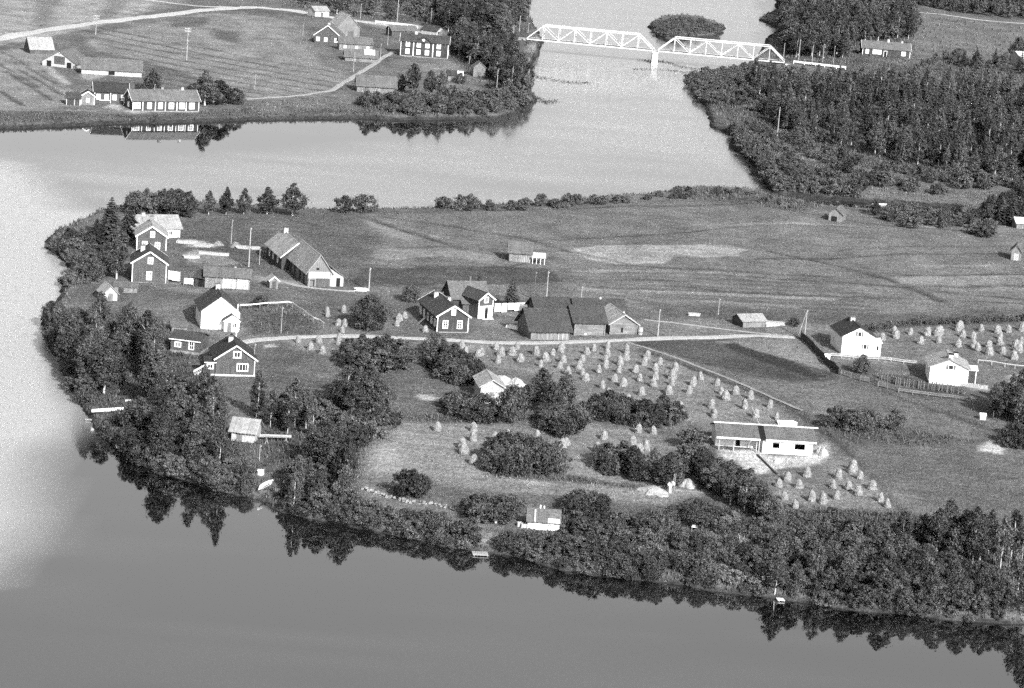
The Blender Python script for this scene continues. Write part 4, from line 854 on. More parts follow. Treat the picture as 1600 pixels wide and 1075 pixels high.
class House:
    """gabled building; local x along the front wall, y away from the viewer, z up"""
    def __init__(s, name, label, cat, A, Bp, D, H, rise, ridge='y', wall='dark_boards', roof='roof_mid', trim=None, ov=0.35, yaw=None, group=None, sink=0.25, width=None, apex=0.5, end_ov=None):
        a = P3(*A); c = P3(*Bp)
        s.W = width or (c.xy - a.xy).length; s.D = D; s.H = H; s.rise = rise; s.ridge = ridge; s.trim = trim
        y = math.atan2(c.y - a.y, c.x - a.x) if yaw is None else yaw
        z = min(a.z, c.z, float(ground_z(a.x - D * math.sin(y), a.y + D * math.cos(y)))) - 0.05
        s.o = thing(name, label, cat, (a.x, a.y, z), y, group)
        W = s.W; b = MB(); jt = {'jit': 0.4 if roof in ('roof_mid', 'roof_dark', 'roof_white') else 1.0}
        if ridge == 'y':
            xa = W * apex
            pf = [(0, 0, -sink), (W, 0, -sink), (W, 0, H), (xa, 0, H + rise), (0, 0, H)]; n = 5
            b.add(pf + [(x, D, z_) for x, _, z_ in pf], [(0, 1, 2, 3, 4), (9, 8, 7, 6, 5)] + [(i, i + 5, (i + 1) % 5 + 5, (i + 1) % 5) for i in range(5)])
        else:
            ya = D * apex
            pf = [(0, 0, -sink), (0, D, -sink), (0, D, H), (0, ya, H + rise), (0, 0, H)]
            b.add(pf + [(W, y_, z_) for _, y_, z_ in pf], [(0, 1, 2, 3, 4), (9, 8, 7, 6, 5)] + [(i, i + 5, (i + 1) % 5 + 5, (i + 1) % 5) for i in range(5)])
        s.wall = b.build('wall', M[wall], s.o)
        b = MB(); eo = ov if end_ov is None else end_ov
        if ridge == 'y':
            xa = W * apex; kl = rise / xa; kr = rise / (W - xa)
            slope(b, (-ov, -eo, H - ov * kl), (-ov, D + eo, H - ov * kl), (xa, D + eo, H + rise), (xa, -eo, H + rise), BR, **jt)
            slope(b, (W + ov, -eo, H - ov * kr), (W + ov, D + eo, H - ov * kr), (xa, D + eo, H + rise), (xa, -eo, H + rise), BR, **jt)
            s.rcap = ((xa, -eo, H + rise + 0.14), (xa, D + eo, H + rise + 0.14))
        else:
            ya = D * apex; kf = rise / ya; kb = rise / (D - ya)
            slope(b, (-eo, -ov, H - ov * kf), (W + eo, -ov, H - ov * kf), (W + eo, ya, H + rise), (-eo, ya, H + rise), BR, **jt)
            slope(b, (-eo, D + ov, H - ov * kb), (W + eo, D + ov, H - ov * kb), (W + eo, ya, H + rise), (-eo, ya, H + rise), BR, **jt)
            s.rcap = ((-eo, ya, H + rise + 0.14), (W + eo, ya, H + rise + 0.14))
        s.roof = b.build('roof', M[roof], s.o); s.ov = ov; s.eo = eo; s.apex = apex
        MB().bar(s.rcap[0], s.rcap[1], 0.24, 0.09).build('ridge_cap', M[roof], s.roof)
        if trim:
            t = 0.16
            xs = [(0, -1), (W, 1)]
            for x, sg in xs:
                for y_, sy in ((0, -1), (D, 1)):
                    MB().box(x - t * (0.85 if sg > 0 else 0.15), x + t * (0.15 if sg > 0 else 0.85), y_ - (0.03 if sy < 0 else t * .8), y_ + (t * .8 if sy < 0 else 0.03), -0.1, H - 0.08).build('corner_board', M[trim], s.o)
            s.barge(trim)
    def barge(s, mat, w=0.2):
        W, D, H, rise, ov, eo = s.W, s.D, s.H, s.rise, s.ov, s.eo
        if s.ridge == 'y':
            xa = W * s.apex
            for y_ in (-eo - 0.04, D + eo + 0.04):
                for x, k in ((-ov, rise / xa), (W + ov, rise / (W - xa))):
                    MB().bar((x, y_, H - ov * k + 0.05), (xa, y_, H + rise + 0.06), 0.07, w + 0.06).build('bargeboard', M[mat], s.o)
        else:
            ya = D * s.apex
            for x in (-eo - 0.04, W + eo + 0.04):
                for y_, k in ((-ov, rise / ya), (D + ov, rise / (D - ya))):
                    MB().bar((x, y_, H - ov * k + 0.05), (x, ya, H + rise + 0.06), 0.07, w + 0.06).build('bargeboard', M[mat], s.o)
    def fbox(s, b, face, u0, u1, z0, z1, d0, d1):
        if face == 'F': b.box(u0, u1, -d1, -d0, z0, z1)
        elif face == 'B': b.box(u0, u1, s.D + d0, s.D + d1, z0, z1)
        elif face == 'L': b.box(-d1, -d0, u0, u1, z0, z1)
        else: b.box(s.W + d0, s.W + d1, u0, u1, z0, z1)
        return b
    def window(s, face, u, z, w, h, frame='white_paint', pane='glass', bars=(1, 1), fw=0.16, label=None):
        """u = centre along the wall as a fraction, z = sill height"""
        Lw = s.W if face in 'FB' else s.D
        c = u * Lw; u0, u1, z0, z1 = c - w / 2, c + w / 2, z, z + h
        b = MB()
        for q in ((u0, u0 + fw, z0, z1), (u1 - fw, u1, z0, z1), (u0 + fw + .002, u1 - fw - .002, z0, z0 + fw), (u0 + fw + .002, u1 - fw - .002, z1 - fw, z1)):
            s.fbox(b, face, *q, 0.003, 0.085)
        wn_ = b.build('window', M[frame], s.o)
        s.fbox(MB(), face, u0 + fw * .8, u1 - fw * .8, z0 + fw * .8, z1 - fw * .8, 0.004, 0.03).build('pane', M[pane], wn_)
        nx, nz = bars; mm = 0.07
        for i in range(1, nx + 1):
            x = u0 + (u1 - u0) * i / (nx + 1); s.fbox(MB(), face, x - mm / 2, x + mm / 2, z0 + fw + .003, z1 - fw - .003, 0.034, 0.075).build('mullion', M[frame], wn_)
        for i in range(1, nz + 1):
            x = z0 + (z1 - z0) * i / (nz + 1); s.fbox(MB(), face, u0 + fw + .003, u1 - fw - .003, x - mm / 2, x + mm / 2, 0.031, 0.07).build('mullion', M[frame], wn_)
        return wn_
    def panel(s, name, face, u, z, w, h, mat, d=0.06, label=None):
        Lw = s.W if face in 'FB' else s.D; c = u * Lw
        o = s.fbox(MB(), face, c - w / 2, c + w / 2, z, z + h, 0.003, d).build(name, M[mat], s.o)
        if label: o['label'] = label
        return o
    def door(s, face, u, z, w, h, mat='pole_dark', frame=None):
        o = s.panel('door', face, u, z, w, h, mat, 0.05)
        if frame:
            Lw = s.W if face in 'FB' else s.D; c = u * Lw; b = MB()
            for q in ((c - w / 2 - .14, c - w / 2, z, z + h + .14), (c + w / 2, c + w / 2 + .14, z, z + h + .14), (c - w / 2 + .002, c + w / 2 - .002, z + h, z + h + .14)): s.fbox(b, face, *q, 0.004, 0.09)
            b.build('door_frame', M[frame], o)
        return o
    def chimney(s, x, y, h=1.1, w=0.75, mat='chimney', cap=True):
        """x, y as fractions of the plan"""
        X, Y = x * s.W, y * s.D
        rz = s.H + s.rise * (1 - abs(x - s.apex) / max(s.apex, 1 - s.apex)) if s.ridge == 'y' else s.H + s.rise * (1 - abs(y - s.apex) / max(s.apex, 1 - s.apex))
        b = MB(); b.box(X - w / 2, X + w / 2, Y - w / 2, Y + w / 2, rz - 0.6, rz + h)
        c = b.build('chimney', M[mat], s.roof)
        if cap: MB().box(X - w / 2 - .07, X + w / 2 + .07, Y - w / 2 - .07, Y + w / 2 + .07, rz + h, rz + h + 0.12).build('chimney_cap', M['metal'], s.roof)
    def base(s, mat='concrete', h=0.35):
        b = MB(); d = 0.06; W, D = s.W, s.D
        b.box(-d, W + d, -d, D + d, -0.5, h)
        return b.build('foundation', M[mat], s.o)
    def world(s, x, y, z=0.0):
        return s.o.matrix_basis @ Vector((x, y, z))
def ladder(parent, p, q, w=0.45, mat='pole_wood'):
    p = Vector(p); q = Vector(q); side = Vector((w / 2, 0, 0)) if abs((q - p).x) < abs((q - p).y) else Vector((0, w / 2, 0))
    b = MB(); b.bar(p - side, q - side, 0.08); b.bar(p + side, q + side, 0.08)
    n = int((q - p).length / 0.45)
    for i in range(1, n): b.bar(p.lerp(q, i / n) - side, p.lerp(q, i / n) + side, 0.05)
    return b.build('ladder', M[mat], parent)

# ------------------------------------------------------------- near peninsula, left farm
h = House('long_house', 'long white house with a big pale roof behind the dark gabled house', 'house', (207, 374), (281, 371), 7.5, 2.6, 2.0, 'x', 'plaster', 'roof_pale', ov=0.5, sink=0.4)
h.window('F', 0.80, 1.0, 1.0, 1.1, 'white_paint', 'glass', (1, 0)); h.window('F', 0.52, 1.0, 0.9, 0.9, 'white_paint', 'glass', (1, 0)); h.door('F', 0.2, 0, 1, 2.0); h.chimney(0.3, 0.5, 0.6)
MB().box(h.W, h.W + 2.2, 0.5, 4.0, -0.3, 0.25).build('step', M['concrete'], h.o)
h = House('dark_house', 'dark boarded gable house with three white windows, upper of two on the left point', 'house', (213, 391), (259, 393.5), 8.5, 3.3, 2.0, 'y', 'dark_boards_soft', 'roof_pale', 'white_paint', yaw=R(9))
for u, z, w_, hh_ in ((0.27, 0.75, 1.1, 1.45), (0.70, 0.65, 1.1, 1.45), (0.52, 3.0, 0.95, 1.35)): h.window('F', u, z, w_, hh_, 'white_paint', 'curtain', (1, 1))
for u in (0.2, 0.5, 0.8): h.window('L', u, 0.8, 1.1, 1.3, 'white_paint', 'glass', (1, 1))
h.chimney(0.5, 0.8, 0.9, 0.8, 'brick_dark'); h.base('stone', 0.2)
h = House('dark_house', 'dark boarded gable house with white corner boards, lower of two on the left point', 'house', (205.5, 441), (259, 443.5), 8.0, 4.1, 2.2, 'y', 'dark_boards_soft', 'roof_mid', 'white_paint', yaw=R(9))
for u, z, w_, hh_ in ((0.50, 0.7, 1.1, 1.7), (0.52, 3.9, 1.05, 1.35)): h.window('F', u, z, w_, hh_, 'white_paint', 'curtain', (1, 1))
h.window('R', 0.3, 1, 1.1, 1.3); h.window('R', 0.7, 1, 1.1, 1.3); h.chimney(0.3, 0.6, 1.2, 0.85); h.base('stone', 0.2)
h = House('board_shed', 'low shed with a pale new board front beside the drying sheets', 'shed', (319.5, 449.5), (390, 453), 5.5, 2.5, 1.2, 'x', 'grey_boards', 'roof_grey', ov=0.4)
for u, mt in ((0.555, 'pale_boards'), (0.84, 'pale_boards')): h.panel('board_front', 'F', u, 0.05, 0.26 * h.W, 2.15, mt, 0.05)
h.panel('post', 'F', 0.41, 0, 0.18, 2.4, 'white_paint', 0.08); h.chimney(0.66, 0.55, 0.5, 0.4)
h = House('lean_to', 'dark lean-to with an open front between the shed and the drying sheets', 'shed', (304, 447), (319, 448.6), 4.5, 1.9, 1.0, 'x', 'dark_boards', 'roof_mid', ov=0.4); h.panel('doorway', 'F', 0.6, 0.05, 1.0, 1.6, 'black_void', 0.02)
h = House('privy', 'tiny hut with a white edged roof by the yard path', 'hut', (421, 450.5), (434, 451), 2.2, 1.7, 0.7, 'y', 'grey_boards', 'roof_pale', None, 0.25); h.barge('white_paint', 0.12); h.door('F', 0.5, 0, 0.8, 1.5, 'dark_boards_soft')
h = House('shore_hut', 'pale little gable hut above the left shore trees', 'hut', (162, 471), (183, 470), 4, 1.6, 1.3, 'y', 'pale_boards', 'roof_pale', None, 0.3); h.door('F', 0.5, 0, 0.9, 1.6, 'grey_boards')
h = House('cellar_roof', 'low flat grey shed behind the pale shore hut', 'shed', (178, 457), (214, 458), 4, 1.3, 0.5, 'x', 'grey_boards', 'roof_grey', None, 0.2); h.panel('hatch', 'F', 0.3, 0.1, 0.9, 1.0, 'dark_boards', 0.05)

# long barn pair going away to the upper left
yb = math.atan2(8.0, 31.0) - 0.02
h = House('long_barn', 'weathered barn with a light board roof and lean-to, front part of the long farm range', 'barn', (480, 447), (513, 447), 15.0, 3.1, 3.2, 'y', 'grey_boards', 'roof_pale', None, 0.45, yaw=R(19), width=4.7)
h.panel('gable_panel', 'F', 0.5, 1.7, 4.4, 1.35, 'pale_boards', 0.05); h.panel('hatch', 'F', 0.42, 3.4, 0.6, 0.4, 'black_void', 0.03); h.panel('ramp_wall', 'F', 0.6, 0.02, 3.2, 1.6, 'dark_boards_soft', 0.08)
for u in (0.2, 0.42, 0.7, 0.9): h.panel('barn_door', 'L', u, 0.1, 1.4, 1.9, 'dark_boards', 0.06)
b = MB()
for x in (0.05, 1.3): b.box(x, x + .12, -0.9, -0.78, -0.2, 1.7)
b.box(0.02, 1.45, -0.93, -0.75, 1.7, 1.82); b.build('frame_posts', M['pole_wood'], h.o)
lw = 2.7
b = MB(); b.add([(4.7, 0, -.3), (4.7 + lw, 0, -.3), (4.7 + lw, 0, 1.9), (4.7, 0, 3.6), (4.7, 13, -.3), (4.7 + lw, 13, -.3), (4.7 + lw, 13, 1.9), (4.7, 13, 3.6)], [(0, 1, 2, 3), (7, 6, 5, 4), (1, 5, 6, 2), (0, 3, 7, 4), (2, 6, 7, 3), (0, 4, 5, 1)])
b.build('lean_to_wall', M['pale_boards'], h.o)
b = MB(); slope(b, (4.7 + lw + .4, -.3, 1.75), (4.7 + lw + .4, 13.2, 1.75), (4.92, 13.2, 3.7), (4.92, -.3, 3.7), BR); lr = b.build('lean_to_roof', M['roof_grey'], h.o)
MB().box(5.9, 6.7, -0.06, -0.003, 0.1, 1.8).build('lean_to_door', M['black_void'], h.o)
c2 = h.world(-1.6, 15.5)
h2 = House('long_barn', 'barn with white bargeboards and a chimney, back part of the long farm range', 'barn', (450, 425), (500, 428), 13.0, 3.0, 2.7, 'y', 'dark_boards', 'roof_pale', None, 0.45, yaw=R(19), width=6.6)
h2.o.location = (c2.x, c2.y, h.o.location.z); h2.barge('white_paint', 0.16); h2.chimney(0.5, 0.86, 1.0, 0.9)
for u in (0.25, 0.55, 0.8): h2.window('L', u, 0.9, 0.9, 1.3, 'white_paint', 'glass', (0, 1))
h2.panel('porch_post', 'R', 0.03, 0, 0.25, 2.6, 'white_paint', 0.3)

# white house, summer kitchen and the dark house
h = House('white_house', 'white plastered gable house with a small front porch and dark roof', 'house', (313.5, 513.5), (371, 513), 9.0, 3.6, 2.7, 'y', 'plaster', 'roof_mid', None, 0.4, yaw=R(13))
h.window('F', 0.53, 4.3, 0.75, 1.0, 'white_paint', 'curtain', (1, 0), 0.12)
for u in (0.25, 0.6): h.window('L', u, 1.2, 1.2, 1.3, 'white_paint', 'glass', (1, 1))
h.chimney(0.5, 0.75, 0.9, 0.8); h.base('concrete', 0.3)
p = House('porch', 'porch', 'porch', (346, 519), (369, 519.5), 1.7, 2.2, 0.9, 'y', 'plaster', 'roof_mid', None, 0.25, width=2.7)
p.barge('white_paint', 0.12); p.door('F', 0.33, 0.1, 0.8, 1.7, 'grey_boards'); p.window('F', 0.74, 0.9, 1.0, 0.95, 'white_paint', 'glass', (2, 0), 0.1); p.window('L', 0.5, 0.9, 1.0, 0.95, 'white_paint', 'glass', (1, 0), 0.1)
def attach(p, h, x, y, z=0.0, name='porch'):
    """turns a small gabled building into parts of the house h (no deeper than part > sub-part)"""
    root = h.o; W_ = p.wall; W_.name = name; W_.parent = root; W_.location = (x, y, z)
    kids = [c for c in p.o.children if c is not W_]
    for c in kids:
        for g in list(c.children):
            c_ = g; c_.parent = root if False else W_
        c.parent = W_
    bpy.data.objects.remove(p.o)
attach(p, h, 4.1, -1.72)
h = House('summer_kitchen', 'low dark outbuilding with two white windows and a stone foot beside the trees', 'outbuilding', (266, 550), (311, 555), 5.0, 2.6, 0.9, 'x', 'dark_boards_soft', 'roof_mid', None, 0.3)
h.panel('eave_board', 'F', 0.5, 2.45, h.W + 0.5, 0.16, 'white_paint', 0.42); h.window('F', 0.25, 1.1, 1.2, 1.0, 'white_paint', 'curtain', (1, 0)); h.window('F', 0.72, 0.9, 1.0, 1.5, 'white_paint', 'glass', (1, 1)); h.base('stone', 0.55)
h = House('tool_shed', 'small flat pale-roofed shed behind the low outbuilding', 'shed', (268, 518), (292, 519), 3.5, 1.0, 0.5, 'x', 'grey_boards', 'roof_grey', None, 0.2); h.door('F', 0.7, 0, 0.7, 0.9)
h = House('dark_house', 'dark boarded house with a white four-light window, pale steps and side porch', 'house', (336, 587), (394, 584.5), 8.5, 3.2, 2.3, 'y', 'dark_boards_soft', 'roof_dark', None, 0.4, yaw=R(12))
h.barge('white_paint', 0.16); h.base('concrete', 0.42); h.window('F', 0.68, 1.0, 2.0, 1.45, 'white_paint', 'glass', (3, 0), 0.2); h.window('F', 0.53, 3.3, 1.4, 1.25, 'white_paint', 'glass', (1, 0), 0.24)
h.window('L', 0.6, 1.1, 1.2, 1.3); h.window('R', 0.4, 1.1, 1.2, 1.3); h.chimney(0.42, 0.55, 0.9, 0.8)
h.panel('downpipe', 'F', 0.985, 0, 0.12, 3.1, 'white_paint', 0.12)
p = House('porch', 'porch', 'porch', (321, 583), (336, 584), 3.0, 2.5, 0.45, 'x', 'dark_boards_soft', 'roof_dark', None, 0.25, width=1.75)
p.window('F', 0.5, 1.2, 1.2, 1.0, 'white_paint', 'glass', (1, 0), 0.2); p.panel('plinth', 'F', 0.5, -0.2, 1.7, 0.55, 'concrete', 0.06); p.panel('fascia', 'F', 0.5, 2.34, 2.1, 0.14, 'white_paint', 0.34)
attach(p, h, -1.78, 0.25)
b = MB()
for i in range(6): b.box(-3.6 + 0.3 * i, -3.3 + 0.3 * i, 0.3, 1.9, -0.3, 0.22 + 0.17 * i)
b.add([(-3.7, .2, .5), (-1.85, .2, 1.6), (-1.85, .2, 2.0), (-3.7, .2, .9), (-3.7, .28, .5), (-1.85, .28, 1.6), (-1.85, .28, 2.0), (-3.7, .28, .9)], [(0, 1, 2, 3), (7, 6, 5, 4), (0, 4, 5, 1), (1, 5, 6, 2), (2, 6, 7, 3), (3, 7, 4, 0)])
b.build('steps', M['concrete'], h.o)
h = House('hut', 'small weathered hut with a pale board roof near the left point trees', 'hut', (361, 688.5), (397, 687), 4.2, 1.8, 1.5, 'x', 'grey_boards', 'roof_pale', None, 0.45, yaw=R(-8)); h.wall.data.materials[0] = M['pale_boards']; h.panel('board_door', 'F', 0.35, 0.05, 0.9, 1.5, 'grey_boards', 0.05)
for px, py in ((383, 694), (392, 690)): pass

# ------------------------------------------------------------- middle farm
h = House('farmhouse', 'black-dark boarded farmhouse with white corner boards and a ladder on its long side', 'house', (682, 519.5), (728.5, 518.3), 13.5, 3.3, 1.9, 'y', 'dark_boards', 'roof_mid', 'white_paint', 0.4, yaw=R(17), width=6.1)
h.window('F', 0.26, 0.85, 1.05, 1.6, 'white_paint', 'glass', (1, 2)); h.window('F', 0.72, 0.85, 1.05, 1.6, 'white_paint', 'glass', (1, 2)); h.window('F', 0.5, 3.4, 0.85, 1.3, 'white_paint', 'curtain', (1, 1), 0.13)
for u in (0.12, 0.3, 0.5, 0.72, 0.9): h.window('L', u, 0.9, 1.05, 1.5, 'white_paint', 'glass', (1, 1))
h.chimney(0.35, 0.75, 1.1, 0.8); h.chimney(0.6, 0.45, 0.8, 0.6); h.base('stone', 0.25)
ladder(h.o, (-2.4, 6.2, 0), (1.6, 5.0, 4.3), 0.5, 'grey_boards')
h = House('dark_house', 'long dark house with a black gable behind the farmhouse', 'house', (705, 489), (746, 490), 6.5, 3.1, 2.6, 'x', 'dark_boards', 'roof_grey', None, 0.4, sink=0.4, width=7.2); h.panel('corner_board', 'L', 0.97, 0, 0.2, 3, 'white_paint', 0.04); h.panel('corner_board', 'L', 0.03, 0, 0.2, 3, 'white_paint', 0.04); h.window('F', 0.5, 1.2, 1.4, 0.9, 'white_paint', 'curtain', (1, 0)); h.chimney(0.62, 0.6, 1.3, 0.35, 'metal')
h = House('annex', 'low grey-roofed annex joining the farmhouse and the porch house', 'outbuilding', (722, 492), (743, 492.5), 4.0, 2.3, 0.9, 'x', 'dark_boards_soft', 'roof_grey', None, 0.3); h.door('F', 0.5, 0, 0.9, 1.8)
h = House('porch_house', 'tall narrow gable house with a white lower porch and dark door', 'house', (746.5, 498), (770.5, 497.3), 6.5, 3.9, 1.2, 'y', 'dark_boards_soft', 'roof_mid', 'white_paint', 0.35, width=3.4)
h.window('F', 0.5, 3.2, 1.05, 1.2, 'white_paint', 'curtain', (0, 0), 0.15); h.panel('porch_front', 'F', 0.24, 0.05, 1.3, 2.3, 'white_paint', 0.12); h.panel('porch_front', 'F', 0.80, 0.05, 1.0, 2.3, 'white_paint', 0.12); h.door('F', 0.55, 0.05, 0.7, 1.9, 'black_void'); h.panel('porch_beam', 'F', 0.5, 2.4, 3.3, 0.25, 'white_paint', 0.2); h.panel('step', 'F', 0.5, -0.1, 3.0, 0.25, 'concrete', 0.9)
h = House('big_barn', 'largest barn with a broad shingle roof beside the farm road', 'barn', (829, 530.5), (890, 530.3), 8.6, 1.9, 3.2, 'x', 'grey_boards', 'roof_mid', None, 0.5, end_ov=0.6, yaw=R(18), width=7.6)
for i in range(9): h.panel('wall_batten', 'F', 0.06 + 0.11 * i, 0, 0.12, 1.75, 'pale_boards' if i > 5 else 'grey_boards', 0.05)
h.wall.data.materials[0] = M['grey_boards']
h = House('log_barn', 'grey log barn between the big barn and the pale gable barn', 'barn', (896, 524), (944, 523), 7.0, 2.7, 2.4, 'x', 'logs', 'roof_mid', None, 0.45, yaw=R(16), width=6.2)
h.panel('small_door', 'F', 0.38, 0.05, 0.45, 0.5, 'pale_boards', 0.04)
for u in (0.02, 0.98): h.panel('log_end', 'F', u, 0, 0.25, 2.5, 'grey_boards', 0.18)
h = House('gable_barn', 'log barn with gable to the road and pale board roof, right end of the farm', 'barn', (952, 522.5), (997, 522), 9.5, 2.2, 1.7, 'y', 'logs', 'roof_pale', None, 0.4, yaw=R(16), width=5.5)
h.barge('pale_boards', 0.12); h.door('F', 0.45, 0.5, 0.4, 0.9, 'black_void'); h.panel('gable_post', 'F', 0.5, 0.0, 0.16, 3.6, 'grey_boards', 0.05); h.chimney(0.62, 0.3, 0.5, 0.4)
for u in (0.02, 0.98): h.panel('log_end', 'F', u, 0, 0.25, 2.1, 'grey_boards', 0.16)
h = House('back_barn', 'dark-gabled barn roof behind the big barn', 'barn', (838, 503), (892, 503), 6.5, 2.2, 2.0, 'x', 'dark_boards', 'roof_mid', None, 0.5, sink=0.4); h.door('F', 0.6, 0, 1.4, 1.7)
h = House('back_barn', 'long dark-gabled barn roof behind the log barn', 'barn', (900, 505), (976, 506), 6.5, 2.2, 2.0, 'x', 'dark_boards', 'roof_mid', None, 0.5, sink=0.4); h.door('F', 0.4, 0, 1.4, 1.7); h.chimney(0.55, 0.5, 0.5, 0.35)
h = House('field_barn', 'lone grey hay barn in the pale field with a white lean-to porch', 'barn', (795, 408), (827, 413), 6.0, 2.2, 1.8, 'x', 'grey_boards', 'roof_grey', None, 0.4, yaw=R(2))
for i in range(6): h.panel('plank', 'F', 0.55 + 0.08 * i, 0, 0.1, 1.9, 'pale_boards', 0.06)
b = MB(); slope(b, (h.W + .1, -1.0, 1.5), (h.W + 3.2, -1.0, 1.5), (h.W + 3.2, 1.6, 2.1), (h.W + .1, 1.6, 2.1), BR); b.build('porch_roof', M['roof_white'], h.o)
b = MB()
for i in range(4): b.box(h.W + .3 + .85 * i, h.W + .42 + .85 * i, -0.8, -0.68, -0.4, 1.55)
b.build('porch_posts', M['white_paint'], h.o)
h = House('hay_barn', 'small pale-roofed gable barn beside the straw heaps between the fields', 'barn', (749.5, 632), (779, 634), 7.0, 3.3, 1.1, 'y', 'pale_boards', 'roof_pale', None, 0.4, yaw=R(10), width=3.9); h.barge('pale_boards', 0.1); h.panel('barn_hatch', 'F', 0.5, 1.6, 0.7, 0.7, 'grey_boards', 0.05)
h = House('timber_shed', 'low open timber shed with a pale roof by the far end of the road', 'shed', (1160, 512), (1196, 511), 4.2, 1.3, 0.9, 'x', 'dark_boards', 'roof_pale', None, 0.3)
b = MB()
for i in range(5): b.box(h.W + .3, h.W + 3.4, 0.2 + .5 * i, 0.5 + .5 * i, -0.1, 0.5 + .12 * (i % 2))
b.build('timber', M['pale_boards'], h.o); h.panel('front_boards', 'F', 0.5, 0.0, h.W * 0.96, 1.1, 'grey_boards', 0.05)

# ------------------------------------------------------------- right houses
h = House('white_house', 'white plastered house with dark left roof slope beside the dark board fence', 'house', (1314, 553.5), (1366, 557.5), 8.5, 3.8, 1.75, 'y', 'plaster', 'roof_dark', None, 0.35, yaw=R(9))
h.window('F', 0.5, 3.75, 0.75, 1.0, 'white_paint', 'glass', (0, 0), 0.09); h.window('F', 0.70, 1.35, 0.75, 1.05, 'white_paint', 'glass', (0, 0), 0.09)
for u, z in ((0.5, 3.8), (0.70, 1.4)):
    for sg in (-1, 1): h.panel('shutter', 'F', u + sg * 0.56 / h.W, z, 0.34, 0.95, 'grey_boards', 0.07)
h.window('L', 0.3, 1.3, 1.0, 1.1, 'white_paint', 'glass'); h.window('L', 0.7, 1.3, 1.0, 1.1, 'white_paint', 'glass'); h.chimney(0.5, 0.72, 0.7, 0.9, 'chimney')
p = House('porch', 'porch', 'porch', (1366, 557), (1376, 557), 3.2, 2.6, 0.5, 'x', 'plaster', 'roof_white', None, 0.2, width=1.3); p.panel('porch_pane', 'F', 0.5, 1.2, 0.4, 0.8, 'glass', 0.03); attach(p, h, h.W + 0.03, 0.4)
MB().box(h.W * .5, h.W * .8, -1.0, -0.05, -.3, 0.35).build('step', M['concrete'], h.o)
h = House('white_house', 'newer white house with a bright sheet roof and two chimneys near the right edge', 'house', (1451, 598.5), (1511, 604.5), 8.0, 3.3, 1.5, 'y', 'plaster', 'roof_pale', None, 0.4, yaw=R(-2))
h.window('F', 0.53, 3.0, 0.95, 0.85, 'white_paint', 'glass', (0, 0), 0.09)
for sg in (-1, 1): h.panel('shutter', 'F', 0.53 + sg * 0.68 / h.W, 3.05, 0.36, 0.75, 'grey_boards', 0.07); h.chimney(0.52, 0.18, 0.85, 0.8, 'plaster'); h.chimney(0.72, 0.72, 0.9, 0.75, 'plaster')
p = House('entrance', 'entrance', 'porch', (1511, 604), (1524, 600), 3.6, 2.7, 0.4, 'x', 'dark_boards', 'roof_white', None, 0.35, width=1.7); p.panel('post', 'F', 0.97, 0, 0.14, 2.5, 'white_paint', 0.1); attach(p, h, h.W + 0.03, 2.4)
MB().box(h.W + .1, h.W + 3.0, 0.5, 1.1, -.3, 0.25).build('step', M['concrete'], h.o)

# long unfinished house: front wall with real openings
A0, B0 = P3(1121, 703), P3(1268.5, 713)
W = (B0.xy - A0.xy).length; yw = math.atan2(B0.y - A0.y, B0.x - A0.x); D = 7.5; H = 2.55; rise = 1.25
nh = thing('new_house', 'long unfinished pale block house with empty black window openings', 'house', (A0.x, A0.y, min(A0.z, B0.z) - 0.05), yw)
WM = W * 0.47
def wall_with_holes(x0, x1, y0, th, holes, z1, mat, name='wall'):
    b = MB(); x = x0
    for u0, u1, a, c in sorted(holes):
        b.box(x, u0, y0, y0 + th, -0.3, z1)
        if a > 0: b.box(u0, u1, y0, y0 + th, -0.3, a)
        b.box(u0, u1, y0, y0 + th, c, z1); x = u1
    b.box(x, x1, y0, y0 + th, -0.3, z1)
    return b.build(name, M[mat], nh)
wall_with_holes(WM, W, 0, 0.25, [(WM + 0.20 * (W - WM), WM + 0.335 * (W - WM), 1.05, 1.95), (WM + 0.64 * (W - WM), WM + 0.845 * (W - WM), 1.0, 1.95)], H, 'block')
wall_with_holes(0.0, WM, 2.9, 0.25, [(WM * 0.46, WM * 0.56, 0.25, 2.1), (WM * 0.70, WM * 0.80, 1.5, 2.1)], H - 0.05, 'block', 'recessed_wall')
b = MB(); b.box(0, 0.25, 3.15, D, -.3, H); b.box(W - 0.25, W, 0.25, D, -.3, H); b.box(WM, WM + 0.25, 0.25, 2.9, -.3, H); b.box(0.25, W - 0.25, D - .25, D, -.3, H); b.build('end_wall', M['block'], nh)
for x in (0, W - 0.25):
    MB().add([(x, 0.1, H), (x + .25, 0.1, H), (x + .25, D, H), (x, D, H), (x, D / 2, H + rise - .08), (x + .25, D / 2, H + rise - .08)], [(0, 1, 2, 3), (0, 4, 5, 1), (3, 2, 5, 4), (0, 3, 4), (1, 5, 2)]).build('gable', M['block'], nh)
MB().box(-0.1, WM, 0.0, 2.9, -0.5, 0.12).build('porch_slab', M['concrete'], nh)
for u in (0.02, 0.35, 0.86, 0.92):
    b = MB(); b.box(u * WM, u * WM + .16, 0.15, 0.31, 0.1, H - .15); b.build('post', M['pole_wood'], nh)
k = rise / (D / 2); ov = 0.45
roof = None
for nm, x0, x1, mt in (('roof', -0.4, WM - 0.55, 'roof_grey'), ('roof', WM + 0.42, W + 0.5, 'roof_grey')):
    b = MB(); slope(b, (x0, -ov, H - ov * k), (x1, -ov, H - ov * k), (x1, D / 2, H + rise), (x0, D / 2, H + rise), BR, 0.30, 0.1, 0.05, 0.5)
    slope(b, (x0, D + ov, H - ov * k), (x1, D + ov, H - ov * k), (x1, D / 2, H + rise), (x0, D / 2, H + rise), BR, 0.30, 0.1, 0.05, 0.5); roof = b.build(nm, M[mt], nh)
